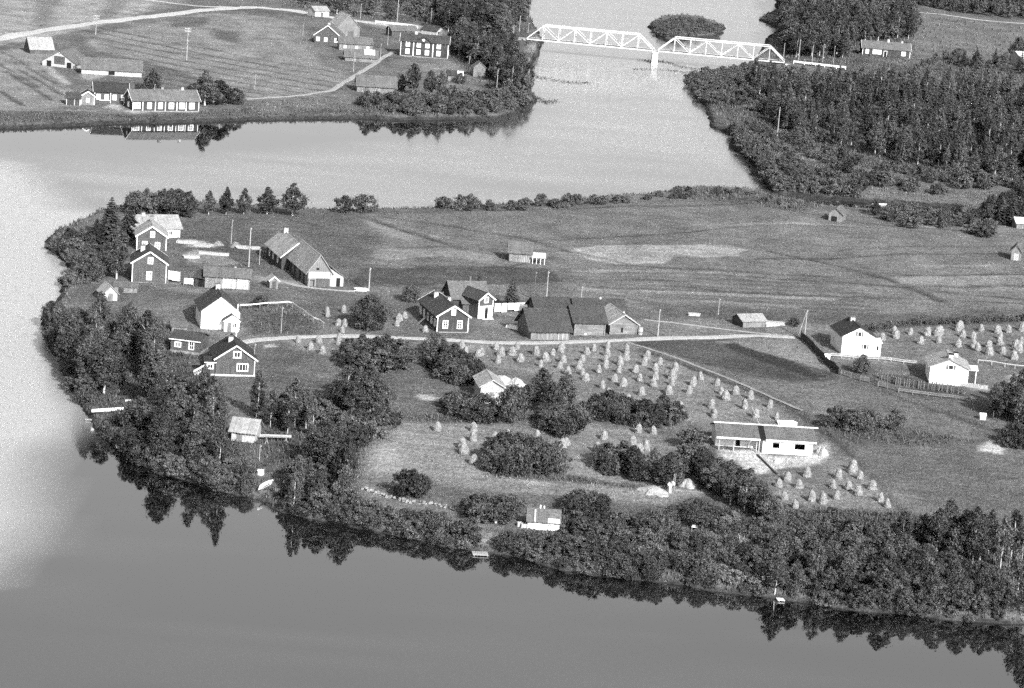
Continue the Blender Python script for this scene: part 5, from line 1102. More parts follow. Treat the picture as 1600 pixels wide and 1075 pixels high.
b = MB(); slope(b, (WM - 0.53, -ov + .1, H - ov * k - .03), (WM + 0.40, -ov + .1, H - ov * k - .03), (WM + 0.40, D / 2, H + rise - .03), (WM - 0.53, D / 2, H + rise - .03), BR, 0.35, 0.08, 0.0); b.build('shadow_strip', M['black_void'], nh)['label'] = 'dark strip drawn as a shadow across the roof'  # black sheet stands in for a shadow band across the roof
for x0, x1 in ((-0.4, WM - .5), (WM + .4, W + .5)):
    MB().box(x0, x1, -ov - 0.09, -ov - 0.01, H - ov * k - 0.1, H - ov * k + 0.16).build('eave_board', M['white_paint'], nh)
MB().bar((-0.5, D / 2, H + rise + .16), (W + 1.3, D / 2, H + rise + .16), 0.4, 0.1).build('ridge_board', M['white_paint'], nh)
b = MB(); b.bar((WM + .3, -0.06, 2.0), (WM + 1.6, -0.06, 0.1), 0.08, 0.05); b.bar((WM + .62 * (W - WM), -0.06, 2.1), (WM + .45 * (W - WM), -0.06, 0.4), 0.08, 0.05); b.build('brace', M['pole_wood'], nh)
h = House('bathing_hut', 'small shed with a grey roof and two flue pipes above the lower shore', 'hut', (824, 826), (877, 820), 3.6, 1.3, 1.3, 'x', 'white_paint', 'roof_grey', None, 0.3, yaw=R(2), width=4.6, end_ov=0.25)
h.panel('gable_boards', 'L', 0.5, 0.0, 3.4, 1.25, 'dark_boards', 0.05); h.window('F', 0.68, 0.4, 0.8, 0.65, 'white_paint', 'curtain', (1, 0)); h.chimney(0.38, 0.5, 0.65, 0.18, 'white_paint', False); h.chimney(0.50, 0.5, 0.55, 0.18, 'white_paint', False)
kk = 1.4 / 1.8
MB().hexa([(0.95, -.25, 1.2), (1.1, -.25, 1.2), (1.1, 1.5, 2.5), (0.95, 1.5, 2.5)], [(0.95, -.3, 1.32), (1.1, -.3, 1.32), (1.1, 1.45, 2.62), (0.95, 1.45, 2.62)]).build('roof_ladder', M['white_paint'], h.roof)
MB().hexa([(2.9, -.33, 1.2), (4.6, -.33, 1.2), (4.6, .25, 1.62), (2.9, .25, 1.62)], [(2.9, -.38, 1.31), (4.6, -.38, 1.31), (4.6, .2, 1.74), (2.9, .2, 1.74)]).build('roof_patch', M['white_cloth'], h.roof)
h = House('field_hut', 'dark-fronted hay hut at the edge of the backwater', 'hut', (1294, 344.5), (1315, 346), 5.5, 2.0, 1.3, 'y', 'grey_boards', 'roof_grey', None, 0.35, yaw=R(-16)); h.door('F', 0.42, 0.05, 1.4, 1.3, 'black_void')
h = House('field_hut', 'small grey hut alone at the right edge of the big field', 'hut', (1579, 406), (1594, 408), 5, 2.3, 1.3, 'y', 'grey_boards', 'roof_grey', None, 0.35, yaw=R(-12)); h.panel('gate', 'F', 0.55, 0.05, 1.1, 1.7, 'pale_boards', 0.05)
h = House('field_hut', 'pale-roofed hut cut by the right edge of the picture', 'hut', (1588, 357), (1612, 359), 4, 1.6, 1.0, 'x', 'grey_boards', 'roof_white', None, 0.35); h.door('F', 0.6, 0, 0.9, 1.4)

# ------------------------------------------------------------- far left bank
h = House('far_barn', 'low barn with a tall dark left gable right below the far road', 'barn', (47, 84), (86, 79.5), 5.5, 1.5, 3.2, 'x', 'dark_boards', 'roof_pale', None, 0.3, yaw=R(30), width=7.5); h.wall.data.materials[0] = M['dark_boards_soft']; h.door('F', 0.3, 0, 1.2, 1.2)
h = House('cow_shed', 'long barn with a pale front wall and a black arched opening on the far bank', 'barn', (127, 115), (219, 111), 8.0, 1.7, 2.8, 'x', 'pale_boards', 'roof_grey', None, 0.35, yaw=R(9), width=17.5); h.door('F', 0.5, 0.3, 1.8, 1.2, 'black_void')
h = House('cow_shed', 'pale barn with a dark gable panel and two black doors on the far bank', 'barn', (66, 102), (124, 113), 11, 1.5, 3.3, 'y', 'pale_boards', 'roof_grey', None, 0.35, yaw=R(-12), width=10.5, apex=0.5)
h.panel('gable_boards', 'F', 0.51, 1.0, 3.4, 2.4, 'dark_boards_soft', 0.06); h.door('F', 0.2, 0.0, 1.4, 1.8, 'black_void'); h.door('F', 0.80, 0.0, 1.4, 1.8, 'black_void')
h = House('far_house', 'dark-roofed house with white posts, left of the low white-windowed house', 'house', (147, 161), (196, 160), 6.0, 3.4, 2.0, 'x', 'dark_boards_soft', 'roof_dark', 'white_paint', 0.4, yaw=R(14), width=9.2, sink=0.5)
for u in (0.12, 0.36, 0.60, 0.85): h.window('F', u, 1.1, 1.1, 1.5, 'white_paint', 'curtain', (1, 1))
h.panel('porch_post', 'F', 0.48, 0, 0.16, 3.2, 'white_paint', 0.2); h.panel('porch_rail', 'F', 0.3, 0.9, 2.8, 0.14, 'white_paint', 0.25)
h = House('porch_gable', 'grey gabled entrance wing in front of the dark-roofed far house', 'outbuilding', (126, 163.5), (146, 163.5), 5, 2.5, 1.2, 'y', 'grey_boards', 'roof_mid', 'white_paint', 0.3, yaw=R(10), width=3.7); h.window('F', 0.5, 0.8, 0.9, 1.1, 'white_paint', 'glass')
h = House('wood_shed', 'dark lean-to with pale posts left of the grey gabled wing', 'shed', (103, 164), (123, 164.5), 4, 2.0, 1.2, 'x', 'dark_boards', 'roof_mid', None, 0.3, yaw=R(8), width=3.8)
for u in (0.03, 0.6, 0.97): h.panel('post', 'F', u, 0, 0.2, 1.9, 'pale_boards', 0.1)
h = House('low_house', 'long low dark house with a row of large white windows on the far shore', 'house', (207, 173), (308, 170.5), 7.0, 3.0, 2.4, 'x', 'dark_boards', 'roof_grey', 'white_paint', 0.4, yaw=R(28), width=19.2)
for u, w_ in ((0.065, 1.9), (0.25, 1.3), (0.415, 1.3), (0.58, 1.5), (0.74, 1.6), (0.89, 1.6)): h.window('F', u, 0.7, w_, 1.75, 'white_paint', 'curtain', (1, 1), 0.22)
for u in (0.15, 0.34, 0.49, 0.665, 0.805): h.panel('corner_board', 'F', u, 0, 0.2, 2.9, 'white_paint', 0.05)
h.window('L', 0.5, 3.2, 0.7, 0.9, 'white_paint', 'curtain'); h.window('L', 0.5, 0.8, 1.2, 1.4, 'white_paint', 'curtain', (1, 1)); h.chimney(0.5, 0.55, 1.0, 0.8, 'brick_dark'); h.chimney(0.8, 0.5, 0.8, 0.6); h.base('stone', 0.2)
h = House('gable_house', 'dark gabled house with a white-edged roof at the far road', 'house', (491, 67), (530, 70), 8, 2.9, 3.3, 'y', 'dark_boards_soft', 'roof_grey', None, 0.4, yaw=R(-4), width=8.6); h.barge('white_paint', 0.16)
for u in (0.14, 0.44, 0.84): h.window('F', u, 0.8, 1.1, 1.4, 'white_paint', 'curtain', (1, 1))
h.window('F', 0.5, 3.2, 0.7, 0.9, 'grey_boards', 'glass', (0, 0)); h.chimney(0.5, 0.3, 0.7, 0.7)
h = House('tall_barn', 'tall pale barn standing behind the dark gabled far house', 'barn', (527, 58), (560, 55), 9, 3.4, 4.2, 'y', 'grey_boards', 'roof_pale', None, 0.4, yaw=R(24), width=8.0, sink=0.6); h.door('F', 0.6, 0, 2.0, 2.2); h.chimney(0.7, 0.2, 0.4, 0.4)
h = House('low_barn', 'low log barn with small white windows right of the dark gabled far house', 'barn', (529.5, 78), (579, 78), 6, 2.4, 1.8, 'x', 'grey_boards', 'roof_grey', None, 0.35, yaw=R(10), width=11)
for u in (0.18, 0.52, 0.86): h.window('F', u, 0.8, 0.9, 0.9, 'white_paint', 'curtain')
h = House('turf_shed', 'small shed with a roof painted sunlit on top beside the diagonal far path', 'shed', (539, 95), (587, 95.5), 5.5, 1.5, 2.0, 'x', 'grey_boards', 'roof_grey', None, 0.4, yaw=R(8), width=10.4)
b = MB(); slope(b, (6.2, 0.7, 2.25), (9.6, 0.7, 2.25), (9.6, 2.75, 3.72), (6.2, 2.75, 3.72), BR, 0.5, 0.08, 0.02); b.build('roof_patch', M['roof_white'], h.roof); h.door('F', 0.4, 0, 0.9, 1.2)  # white patch paints the sunlit part of this roof
h = House('two_storey_house', 'dark two-storey house with white corner boards and eight white windows', 'house', (625, 87), (694, 92), 7.5, 5.1, 2.0, 'x', 'dark_boards', 'roof_mid', 'white_paint', 0.4, yaw=R(0), width=15.6, sink=0.8)
for u in (0.15, 0.38, 0.56, 0.80):
    for z in (0.9, 3.25): h.window('F', u, z, 1.35, 1.7, 'white_paint', 'curtain', (1, 1), 0.24)
for u in (0.27, 0.68): h.panel('corner_board', 'F', u, 0, 0.3, 4.9, 'white_paint', 0.06)
h.chimney(0.3, 0.5, 1.0, 0.9); h.base('stone', 0.35); h.window('R', 0.3, 0.9, 1.2, 1.6); h.window('R', 0.7, 0.9, 1.2, 1.6)
b = MB(); x0, x1 = 0.30 * h.W, 0.65 * h.W; xm = (x0 + x1) / 2
b.add([(x0, -.08, 5.0), (x1, -.08, 5.0), (xm, -.08, 6.7), (x0, 2.2, 5.0), (x1, 2.2, 5.0), (xm, 2.2, 6.7)], [(0, 1, 2), (0, 3, 4, 1), (5, 4, 3), (1, 4, 5, 2), (0, 2, 5, 3)]); b.build('centre_gable', M['dark_boards'], h.o)
b = MB(); slope(b, (x0 - .3, -.4, 4.85), (x0 - .3, 3.3, 4.85), (xm, 3.3, 6.78), (xm, -.4, 6.78), BR); slope(b, (x1 + .3, -.4, 4.85), (x1 + .3, 3.3, 4.85), (xm, 3.3, 6.78), (xm, -.4, 6.78), BR); b.build('gable_roof', M['roof_mid'], h.o)
b = MB(); b.tube([(xm, -.16, 5.75), (xm, -.09, 5.75)], [0.42, 0.42], 12); b.build('round_window', M['white_paint'], h.o)
h = House('boat_shed', 'big board roof on a low shed, near the shore of the far bank', 'shed', (557.5, 143), (612, 142), 8, 2.0, 2.6, 'x', 'pale_boards', 'roof_grey', None, 0.4, yaw=R(7), width=11.6); h.wall.data.materials[0] = M['grey_boards']; h.door('F', 0.25, 0, 1.3, 1.6)
h = House('little_hut', 'little hut with its right roof slope painted sunlit on the far bank lawn', 'hut', (699.5, 126.5), (722, 125), 5, 2.0, 1.2, 'x', 'grey_boards', 'roof_mid', None, 0.3, yaw=R(6), width=4.6)
b = MB(); slope(b, (2.9, -.34, 1.84), (4.9, -.34, 1.84), (4.9, 2.3, 3.1), (2.9, 2.3, 3.1), BR, 0.4, 0.06, 0.17); b.build('roof_patch', M['roof_white'], h.roof); h.door('F', 0.3, 0, 0.8, 1.5)  # white boards stand in for sunlight on the right slope
h = House('plank_hut', 'narrow plank hut in front of the dark grove by the bridge', 'hut', (739, 120), (757, 122), 4, 3.3, 1.5, 'y', 'grey_boards', 'roof_grey', None, 0.3, yaw=R(8), width=3.8); h.door('F', 0.5, 0, 0.9, 1.7)
h = House('back_shed', 'long low roof behind the two-storey house', 'shed', (612, 57), (656, 58), 5, 2.2, 1.5, 'x', 'dark_boards_soft', 'roof_grey', None, 0.3, width=9.5); h.door('F', 0.5, 0, 1, 1.7)
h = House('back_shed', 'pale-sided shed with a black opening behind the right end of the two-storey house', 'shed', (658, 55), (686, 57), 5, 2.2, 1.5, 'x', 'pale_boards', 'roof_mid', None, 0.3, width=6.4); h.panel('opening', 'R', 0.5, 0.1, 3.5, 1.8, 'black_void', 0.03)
h = House('wood_house', 'pale-gabled house half hidden in the wood by the bridge', 'house', (782, 52), (797, 53), 7, 3.2, 1.8, 'y', 'grey_boards', 'roof_pale', None, 0.4, yaw=R(14), width=5, sink=1); h.chimney(0.4, 0.5, 3.0, 0.7); h.window('F', 0.5, 1.2, 1, 1.2)
h = House('far_shed', 'small pale shed behind the trees at the far road', 'shed', (492, 26), (514, 26), 5, 2.2, 1.4, 'x', 'pale_boards', 'roof_pale', None, 0.3); h.door('F', 0.5, 0, 1, 1.6)
# ------------------------------------------------------------- right far bank
h = House('far_long_house', 'long low house with white windows in front of the right far wood', 'house', (1347, 86), (1420, 86), 7, 2.9, 2.2, 'x', 'dark_boards', 'roof_grey', 'white_paint', 0.4, yaw=R(2), width=17.5, sink=0.5)
for u, w_ in ((0.10, 1.2), (0.26, 1.6), (0.35, 1.6), (0.86, 1.6)): h.window('F', u, 0.8, w_, 1.6, 'white_paint', 'curtain', (1, 1), 0.26)
h.door('F', 0.48, 0, 1.0, 2.1, 'black_void', 'white_paint'); h.chimney(0.55, 0.5, 1.1, 0.8); h.chimney(0.84, 0.5, 0.7, 0.6)
h = House('pale_house', 'pale walled building cut by the far right edge of the picture', 'house', (1592, 104), (1622, 105), 7, 3.6, 1.5, 'x', 'pale_boards', 'roof_white', None, 0.3, width=7.5); h.window('F', 0.6, 1.2, 1.1, 1.2)

# ================================================================= BRIDGE
def truss_bridge(pxA, pxB, deck, panels, label):
    ax, ay = unproject(pxA[0], pxA[1], deck); bx, by = unproject(pxB[0], pxB[1], deck)
    a = Vector((float(ax), float(ay), deck)); c = Vector((float(bx), float(by), deck)); L_ = (c - a).length
    o = thing('truss_span', label, 'bridge', a, math.atan2(c.y - a.y, c.x - a.x), 'spans of the river bridge')
    Wd, Ht = 5.0, 4.9; st = L_ / panels
    for y in (0.0, Wd):
        MB().box(0, L_, y - .14, y + .14, -0.28, 0.1).build('bottom_chord', M['steel_paint'], o)
        MB().box(st, L_ - st, y - .14, y + .14, Ht - .15, Ht + .15).build('top_chord', M['steel_paint'], o)
        for s_, e_ in (((0.0, y, 0.16), (st, y, Ht - .05)), ((L_, y, 0.16), (L_ - st, y, Ht - .05))): MB().bar(s_, e_, 0.32, 0.3).build('end_post', M['steel_paint'], o)
        for i in range(1, panels): MB().box(i * st - .08, i * st + .08, y - .08, y + .08, 0.101, Ht - .151).build('hanger', M['steel_paint'], o)
        for i in range(1, panels - 1):
            p, q = (i * st, (i + 1) * st)
            z0, z1 = (Ht - .25, .2) if i % 2 == 1 else (.2, Ht - .25)
            MB().bar((p, y, z0), (q, y, z1), 0.2, 0.18).build('diagonal', M['steel_paint'], o)
    MB().box(0, L_, .16, Wd - .16, -0.2, 0.0).build('deck', M['grey_boards'], o)
    for y in (1.75, 3.25): MB().box(0, L_, y - .05, y + .05, 0.0, 0.16).build('rail', M['metal'], o)
    for i in range(1, panels):
        MB().bar((i * st, .21, Ht), (i * st, Wd - .21, Ht), 0.14).build('cross_beam', M['steel_paint'], o)
    b = MB()
    for i in range(int(L_ / 0.9)): b.box(i * .9, i * .9 + .3, 1.2, 3.8, 0.001, 0.08)
    st_ = b.build('sleepers', M['grey_boards'], o); st_['kind'] = 'stuff'
    return o
DECK = 4.7
truss_bridge((823, 60.5), (1020.5, 79), DECK, 8, 'left span of the white steel truss bridge, with a raised left end among trees')
truss_bridge((1028, 79.5), (1226, 97.5), DECK, 8, 'right span of the white steel truss bridge, ending in the right bank wood')
x_, y_ = unproject(1024.2, 79.2, DECK); pr = thing('bridge_pier', 'pale stone pier in midstream under the joint of the two bridge spans', 'pier', (float(x_), float(y_) + 2.5, -1.5), 0.0)
MB().hexa([(-1.2, -3.6, 0), (1.2, -3.6, 0), (1.2, 3.6, 0), (-1.2, 3.6, 0)], [(-0.9, -3.1, DECK + 0.7), (0.9, -3.1, DECK + 0.7), (0.9, 3.1, DECK + 0.7), (-0.9, 3.1, DECK + 0.7)]).build('shaft', M['chimney'], pr)
MB().box(-1.15, 1.15, -3.4, 3.4, DECK + .701, DECK + 1.1).build('pier_cap', M['concrete'], pr)
for px, py, nm, lb in ((820.5, 60.3, 'abutment', 'pale stone abutment under the left end of the bridge'), (1228.5, 97.6, 'abutment', 'stone abutment under the right end of the bridge')):
    x_, y_ = unproject(px, py, DECK); o = thing(nm, lb, 'abutment', (float(x_), float(y_) + 2.5, 0))
    sg = -1 if px < 1000 else 1
    MB().hexa([(-1.6 + sg, -4, -1), (1.6 + sg, -4, -1), (1.6 + sg, 4, -1), (-1.6 + sg, 4, -1)], [(-1.3 + sg, -3.4, DECK - .38), (1.3 + sg, -3.4, DECK - .38), (1.3 + sg, 3.4, DECK - .38), (-1.3 + sg, 3.4, DECK - .38)]).build('masonry', M['chimney'], o)
    b = MB()
    for i in range(16):
        q = Vector((BR.uniform(-2.4, 2.4), BR.uniform(-6, -4), BR.uniform(.2, 1.2))); r_ = BR.uniform(.3, .6); b.box(q.x - r_, q.x + r_, q.y - r_, q.y + r_, q.z - r_ - .6, q.z + r_ * .6)
    b.build('rubble', M['stone'], o)['kind'] = 'stuff'

# ================================================================= FENCES AND RAILS
def fence(name, label, px, step, h, post_mat, rails, rail_mat, pw=0.12, rw=0.1, cat='fence', lift=None, boards=False):
    pts = [P3(*p) for p in px]
    d = [0]
    for a, c in zip(pts, pts[1:]): d.append(d[-1] + (c - a).length)
    n = max(int(round(d[-1] / step)), 1); Q = []
    for i in range(n + 1):
        t = d[-1] * i / n; k = max(j for j in range(len(d)) if d[j] <= t + 1e-6); k = min(k, len(pts) - 2)
        q = pts[k].lerp(pts[k + 1], (t - d[k]) / max(d[k + 1] - d[k], 1e-6)); q += Vector((BR.uniform(-.25, .25), BR.uniform(-.4, .4), 0)); q.z = float(ground_z(q.x, q.y)); Q.append(q)
    o = thing(name, label, cat, Q[0]); q0 = Q[0]
    for q in Q:
        r_ = q - q0; MB().box(r_.x - pw / 2, r_.x + pw / 2, r_.y - pw / 2, r_.y + pw / 2, r_.z - .4, r_.z + h + BR.uniform(-.03, .05)).build('post', M[post_mat], o)
    for z in rails:
        for a, c in zip(Q, Q[1:]):
            MB().bar(a - q0 + Vector((0, 0, z)), c - q0 + Vector((0, 0, z)), 0.06, rw).build('rail', M[rail_mat], o)
    if boards:
        for a, c in zip(Q, Q[1:]):
            b = MB(); m_ = max(int((c - a).length / 0.22), 2)
            for i in range(m_):
                p, q = a.lerp(c, (i + .05) / m_) - q0, a.lerp(c, (i + .92) / m_) - q0; hh = h + BR.uniform(-.12, .06); off = (c - a).cross(Vector((0, 0, 1))).normalized() * 0.06
                b.hexa([p, q, q + off * .4, p + off * .4], [p + Vector((0, 0, hh)), q + Vector((0, 0, hh)), q + off * .4 + Vector((0, 0, hh)), p + off * .4 + Vector((0, 0, hh))])
            b.build('boards', M[rail_mat], o)['kind'] = 'stuff'
    return o
fence('garden_fence', 'white-topped fence round the kitchen garden beside the white house', [(373, 484), (410, 482), (452, 478), (480, 497), (507, 512)], 2.2, 1.0, 'grey_boards', (0.95,), 'white_paint', 0.12, 0.22)
fence('board_fence', 'dark solid board fence running down from the road end to the first white house', [(1250, 527), (1275, 552), (1312, 586)], 2.5, 1.4, 'dark_boards', (0.4, 1.1), 'dark_boards', boards=True)
fence('rail_fence', 'long rail fence below the gardens of the two white houses', [(1405, 613), (1440, 618), (1490, 624), (1536, 632)], 2.4, 0.8, 'grey_boards', (0.45, 0.75), 'grey_boards', 0.1, 0.16)
fence('rail_fence', 'weathered rail fence from the dark board fence towards the pale rails', [(1313, 586), (1360, 600), (1403, 613)], 2.4, 1.1, 'grey_boards', (0.4, 0.8, 1.05), 'grey_boards', 0.1, 0.18)
fence('rail_fence', 'light rail fence in front of the first white house', [(1297, 558), (1360, 563), (1432, 571)], 2.4, 0.8, 'pale_boards', (0.45, 0.75), 'pale_boards', 0.1, 0.16)
fence('rail_fence', 'light rail fence behind the newer white house at the hay field edge', [(1530, 568), (1580, 575), (1625, 580)], 2.4, 0.8, 'pale_boards', (0.75,), 'pale_boards', 0.1, 0.16)
fence('road_railing', 'white guard rail along the far road behind the two-storey house', [(587, 37), (650, 44), (712, 52)], 3.4, 1.1, 'white_paint', (0.6, 1.0), 'white_paint', 0.2, 0.22, 'railing')
fence('road_railing', 'white guard rail on the bank right of the bridge', [(1240, 100), (1280, 104), (1322, 109)], 3.4, 1.1, 'white_paint', (0.6, 1.0), 'white_paint', 0.2, 0.22, 'railing')
fence('stick_fence', 'row of upright garden sticks below the newer white house', [(1376, 592), (1400, 602), (1440, 607), (1476, 612), (1506, 616)], 0.55, 1.5, 'pole_dark', (), 'pole_dark', 0.2)

# ================================================================= POLES
def pole(px, py, top, label, mat='pole_wood', cross=False, lean=0.0, group='bare wooden poles', name='utility_pole', r=0.13, stay=False):
    p = P3(px, py); h = (py - top) / float(scale_at(p.x, p.y)) / math.cos(PITCH)
    o = thing(name, label, 'pole', p, 0, group)
    MB().tube([(0, 0, -.6), (0, 0, h * .5), (lean * h, 0, h)], [r, r * .85, r * .65], 7).build('mast', M[mat], o)
    if cross:
        for z in (h - 0.5, h - 1.3):
            MB().box(-1.0, 1.0, -.06, .06, z, z + .16).build('cross_arm', M[mat], o)
            for x in (-.85, -.35, .35, .85): MB().tube([(x, 0, z + .16), (x, 0, z + .36)], [.045, .055], 6).build('insulator', M['white_paint'], o)
    else:
        MB().tube([(.1, 0, h - .32), (.2, 0, h - .32), (.2, 0, h - .16)], [.03, .03, .035], 5).build('insulator', M['white_paint'], o)
    if stay: MB().tube([(-1.3, .6, -.3), (-.05, 0, h * .92)], [.1, .07], 6).build('stay', M[mat], o)
    return o
pole(388.5, 417, 356, 'pale pole standing in the yard between the left farm and the long barn', r=.15)
pole(361, 382, 343, 'thin pole in the field behind the left farm yard', r=.09); pole(405, 414, 388, 'short pole right of the tall yard pole', r=.08)
pole(576, 455, 418, 'pale pole at the end of the yard path', r=.16); pole(853.5, 468, 424, 'pale pole behind the big barn roof'); pole(834, 468, 424, 'dark slanting pole left of the pale pole behind the barn roof', 'pole_dark')
pole(908, 468, 447, 'short pole in the field right of the pale pole', r=.09); pole(1027.5, 526, 483, 'pole between the two tracks right of the farm row'); pole(1214.5, 212, 168, 'tall pole in the scrub of the right far bank', r=.15)
pole(1257, 527, 484, 'two-legged pole at the start of the dark board fence', stay=True); pole(291.5, 94, 44, 'double-armed pole in the striped far field', cross=True, r=.16); pole(149.5, 54, 24, 'double-armed pole just below the far road', cross=True, r=.15)
pole(439, 521, 479, 'thin pole inside the kitchen garden', r=.08); pole(368.5, 533, 475, 'white pole at the corner of the porch of the white house', 'white_paint', r=.12); pole(396, 580, 536, 'thin pole at the right corner of the house with pale steps', r=.08)
pole(775.5, 145, 109, 'bare pole at the edge of the grove on the far bank'); pole(619, 54, 0, 'tall pole behind the two-storey house', r=.15); pole(673, 37, 13, 'short pole beyond the guard rail', r=.12); pole(563, 29, 6, 'pole by the far road behind the tall barn', r=.12)
pole(733, 102, 88, 'short post beside the plank hut', r=.1); pole(605.5, 71, 38, 'thin pole left of the two-storey house', r=.1); pole(594, 92, 68, 'thin pole beside the diagonal far path', r=.1); pole(552, 113, 82, 'thin pole before the sunlit-topped shed', r=.1); pole(473, 56, 37, 'thin pole left of the dark gabled far house', r=.09)
pole(811, 52, 25, 'pole at the left end of the bridge', r=.13); pole(825, 52, 36, 'shorter pole beside the pole at the left end of the bridge', r=.1)
pole(1224, 92, 68, 'pole at the right end of the bridge', r=.12); pole(1247.5, 96, 62, 'pale pole against the wood right of the bridge', r=.15); pole(1268.5, 97, 71, 'thin pole second from the bridge against the wood', r=.12); pole(1285, 98, 69, 'pole third from the bridge against the wood', r=.13); pole(1302, 100, 72, 'pole fourth from the bridge against the wood', r=.1)
pole(1513.5, 228, 202, 'thin pole in the dense wood of the right bank', r=.1); pole(241, 148, 131, 'short pole before the pointed tree at the low house', r=.09); pole(398, 140, 116, 'short pole on the far bank path', r=.09); pole(405, 720, 694, 'thin pole under the boat trestle', r=.07)
pole(1122, 492, 466, 'thin pole in the field behind the timber shed', r=.08)

# ================================================================= HAY
def hay_mesh(i, mat='hay'):
    rng = random.Random(900 + i); V, F = [], []; n = 9; prof = [(0.0, .62), (0.18, .66), (0.5, .60), (0.9, .54), (1.3, .47), (1.6, .35), (1.78, .18)]
    sq = rng.uniform(.8, 1.1)
    for k, (z, r) in enumerate(prof):
        for j in range(n):
            a = 2 * math.pi * j / n; rr = r * rng.uniform(.82, 1.16)
            V.append((rr * math.cos(a) * sq, rr * math.sin(a), z + rng.uniform(-.05, .05)))
    for k in range(len(prof) - 1):
        for j in range(n): F.append((k * n + j, k * n + (j + 1) % n, (k + 1) * n + (j + 1) % n, (k + 1) * n + j))
    F.append(tuple((len(prof) - 1) * n + j for j in range(n)))
    b = MB(); b.add(V, F)
    for q in range(90):                                           # loose wisps
        a = rng.uniform(0, 6.28); z = rng.uniform(.1, 1.7); r = np.interp(z, [p[0] for p in prof], [p[1] for p in prof]) * rng.uniform(.92, 1.1)
        p = Vector((r * math.cos(a) * sq, r * math.sin(a), z)); t = Vector((-math.sin(a), math.cos(a), 0)) * rng.uniform(.03, .08); d_ = Vector((math.cos(a) * .10, math.sin(a) * .10, -rng.uniform(.12, .32)))
        b.add([p - t, p + t, p + d_], [(0, 1, 2)])
    return b.mesh('hay', M[mat])
HAYM = [hay_mesh(i) for i in range(6)]; HAYD = [hay_mesh(i + 20, 'hay_shaded') for i in range(3)]
POLEM = MB().tube([(0, 0, -.3), (.02, 0, 2.0)], [.04, .03], 5).mesh('pole', M['pole_wood'])
HR = random.Random(31)
def hay(px, py, label, group, s=1.0):
    p = P3(px, py); o = thing('haystack', label, 'haystack', p, HR.uniform(0, 6.28), group); q = s * HR.uniform(.70, 1.0)
    o.rotation_euler = (HR.uniform(-.12, .12), HR.uniform(-.12, .12), HR.uniform(0, 6.28)); w_ = q * HR.uniform(1.05, 1.45); o.scale = (w_, w_, q)
    link('hay', HR.choice(HAYM), o); link('pole', POLEM, o)
def field(zoom, ox, oy, pts, label, group, s=1.0):
    for x, y in pts: hay(ox + x / zoom, oy + y / zoom, label, group, s)
field(3.2, 640, 520, [(280, 102), (262, 72), (360, 110), (345, 118), (432, 85), (455, 115), (440, 150), (510, 110), (535, 85), (550, 145), (632, 110), (715, 114), (755, 95), (768, 150), (680, 145), (655, 170), (750, 178), (790, 210), (797, 238), (885, 108),
     (920, 90), (862, 147), (845, 180), (865, 212), (880, 240), (990, 80), (985, 115), (978, 147), (978, 174), (945, 200), (1022, 242), (1052, 162), (1045, 200), (1085, 102), (1080, 137), (1128, 197), (1150, 242), (1068, 270), (965, 277), (995, 320),
     (1187, 127), (1172, 162), (1250, 160), (1228, 192), (1228, 232), (1220, 270), (1160, 312), (1095, 342), (1328, 190), (1312, 230), (1312, 264), (1295, 307), (1415, 264), (1395, 302), (1455, 234), (1535, 262), (1558, 307), (1580, 337), (1508, 374), (1520, 422), (1355, 382), (1355, 420)],
      'pale haystack on its pole in the upper hayfield below the farm road', 'haystacks of the upper hayfield')
field(2.667, 1000, 460, [(398, 417), (460, 437), (437, 477), (540, 472), (483, 514), (568, 522), (295, 472), (305, 507)], 'pale haystack at the right end of the upper hayfield above the long new house', 'haystacks above the new house')
field(3.2, 640, 520, [(137, 492), (322, 492), (320, 542), (262, 577), (272, 607), (315, 655), (427, 544), (487, 525), (635, 532), (782, 562), (760, 574), (970, 532), (935, 594), (1142, 502), (1218, 507), (1112, 562), (1145, 604), (1183, 588)],
      'pale haystack in the lower hayfield between the thickets', 'haystacks of the lower hayfield')
field(4.706, 1080, 620, [(848, 588), (1078, 600), (1180, 560), (1190, 540), (1240, 607), (705, 617), (637, 662), (790, 668), (1042, 672), (1158, 682), (1330, 682), (688, 757), (888, 765), (1065, 752), (1230, 725), (765, 817), (968, 787), (1392, 770), (1440, 812)],
      'pale haystack in the small field below the long new house', 'haystacks below the new house')
field(2.667, 1000, 460, [(1065, 182), (1060, 165), (1125, 167), (1195, 172), (1250, 167), (1325, 152), (1335, 140), (1170, 207), (1245, 202), (1325, 217), (1388, 187), (1388, 222), (1408, 237), (1420, 152), (1452, 222), (1455, 252), (1490, 162), (1500, 187), (1500, 212), (1535, 160), (1510, 247),
      (1560, 272), (1565, 222), (1580, 242), (1585, 207), (1592, 152), (1240, 172), (1010, 190), (1345, 178)], 'pale haystack in the field behind the two white houses', 'haystacks behind the white houses', 1.05)
field(4.673, 400, 330, [(525, 770), (520, 742), (645, 842), (630, 884), (640, 740), (1045, 800), (1030, 840), (1088, 782), (1235, 882), (310, 962), (460, 962), (485, 1042), (600, 977), (605, 945), (400, 1010), (600, 835)],
      'pale haystack beside the farm road near the round tree', 'haystacks beside the farm road', .9)
r2 = random.Random(8)
fp = wpoly([(1428, 26), (1500, 30), (1600, 42), (1600, 92), (1560, 92), (1480, 84), (1428, 78)])
k = 0
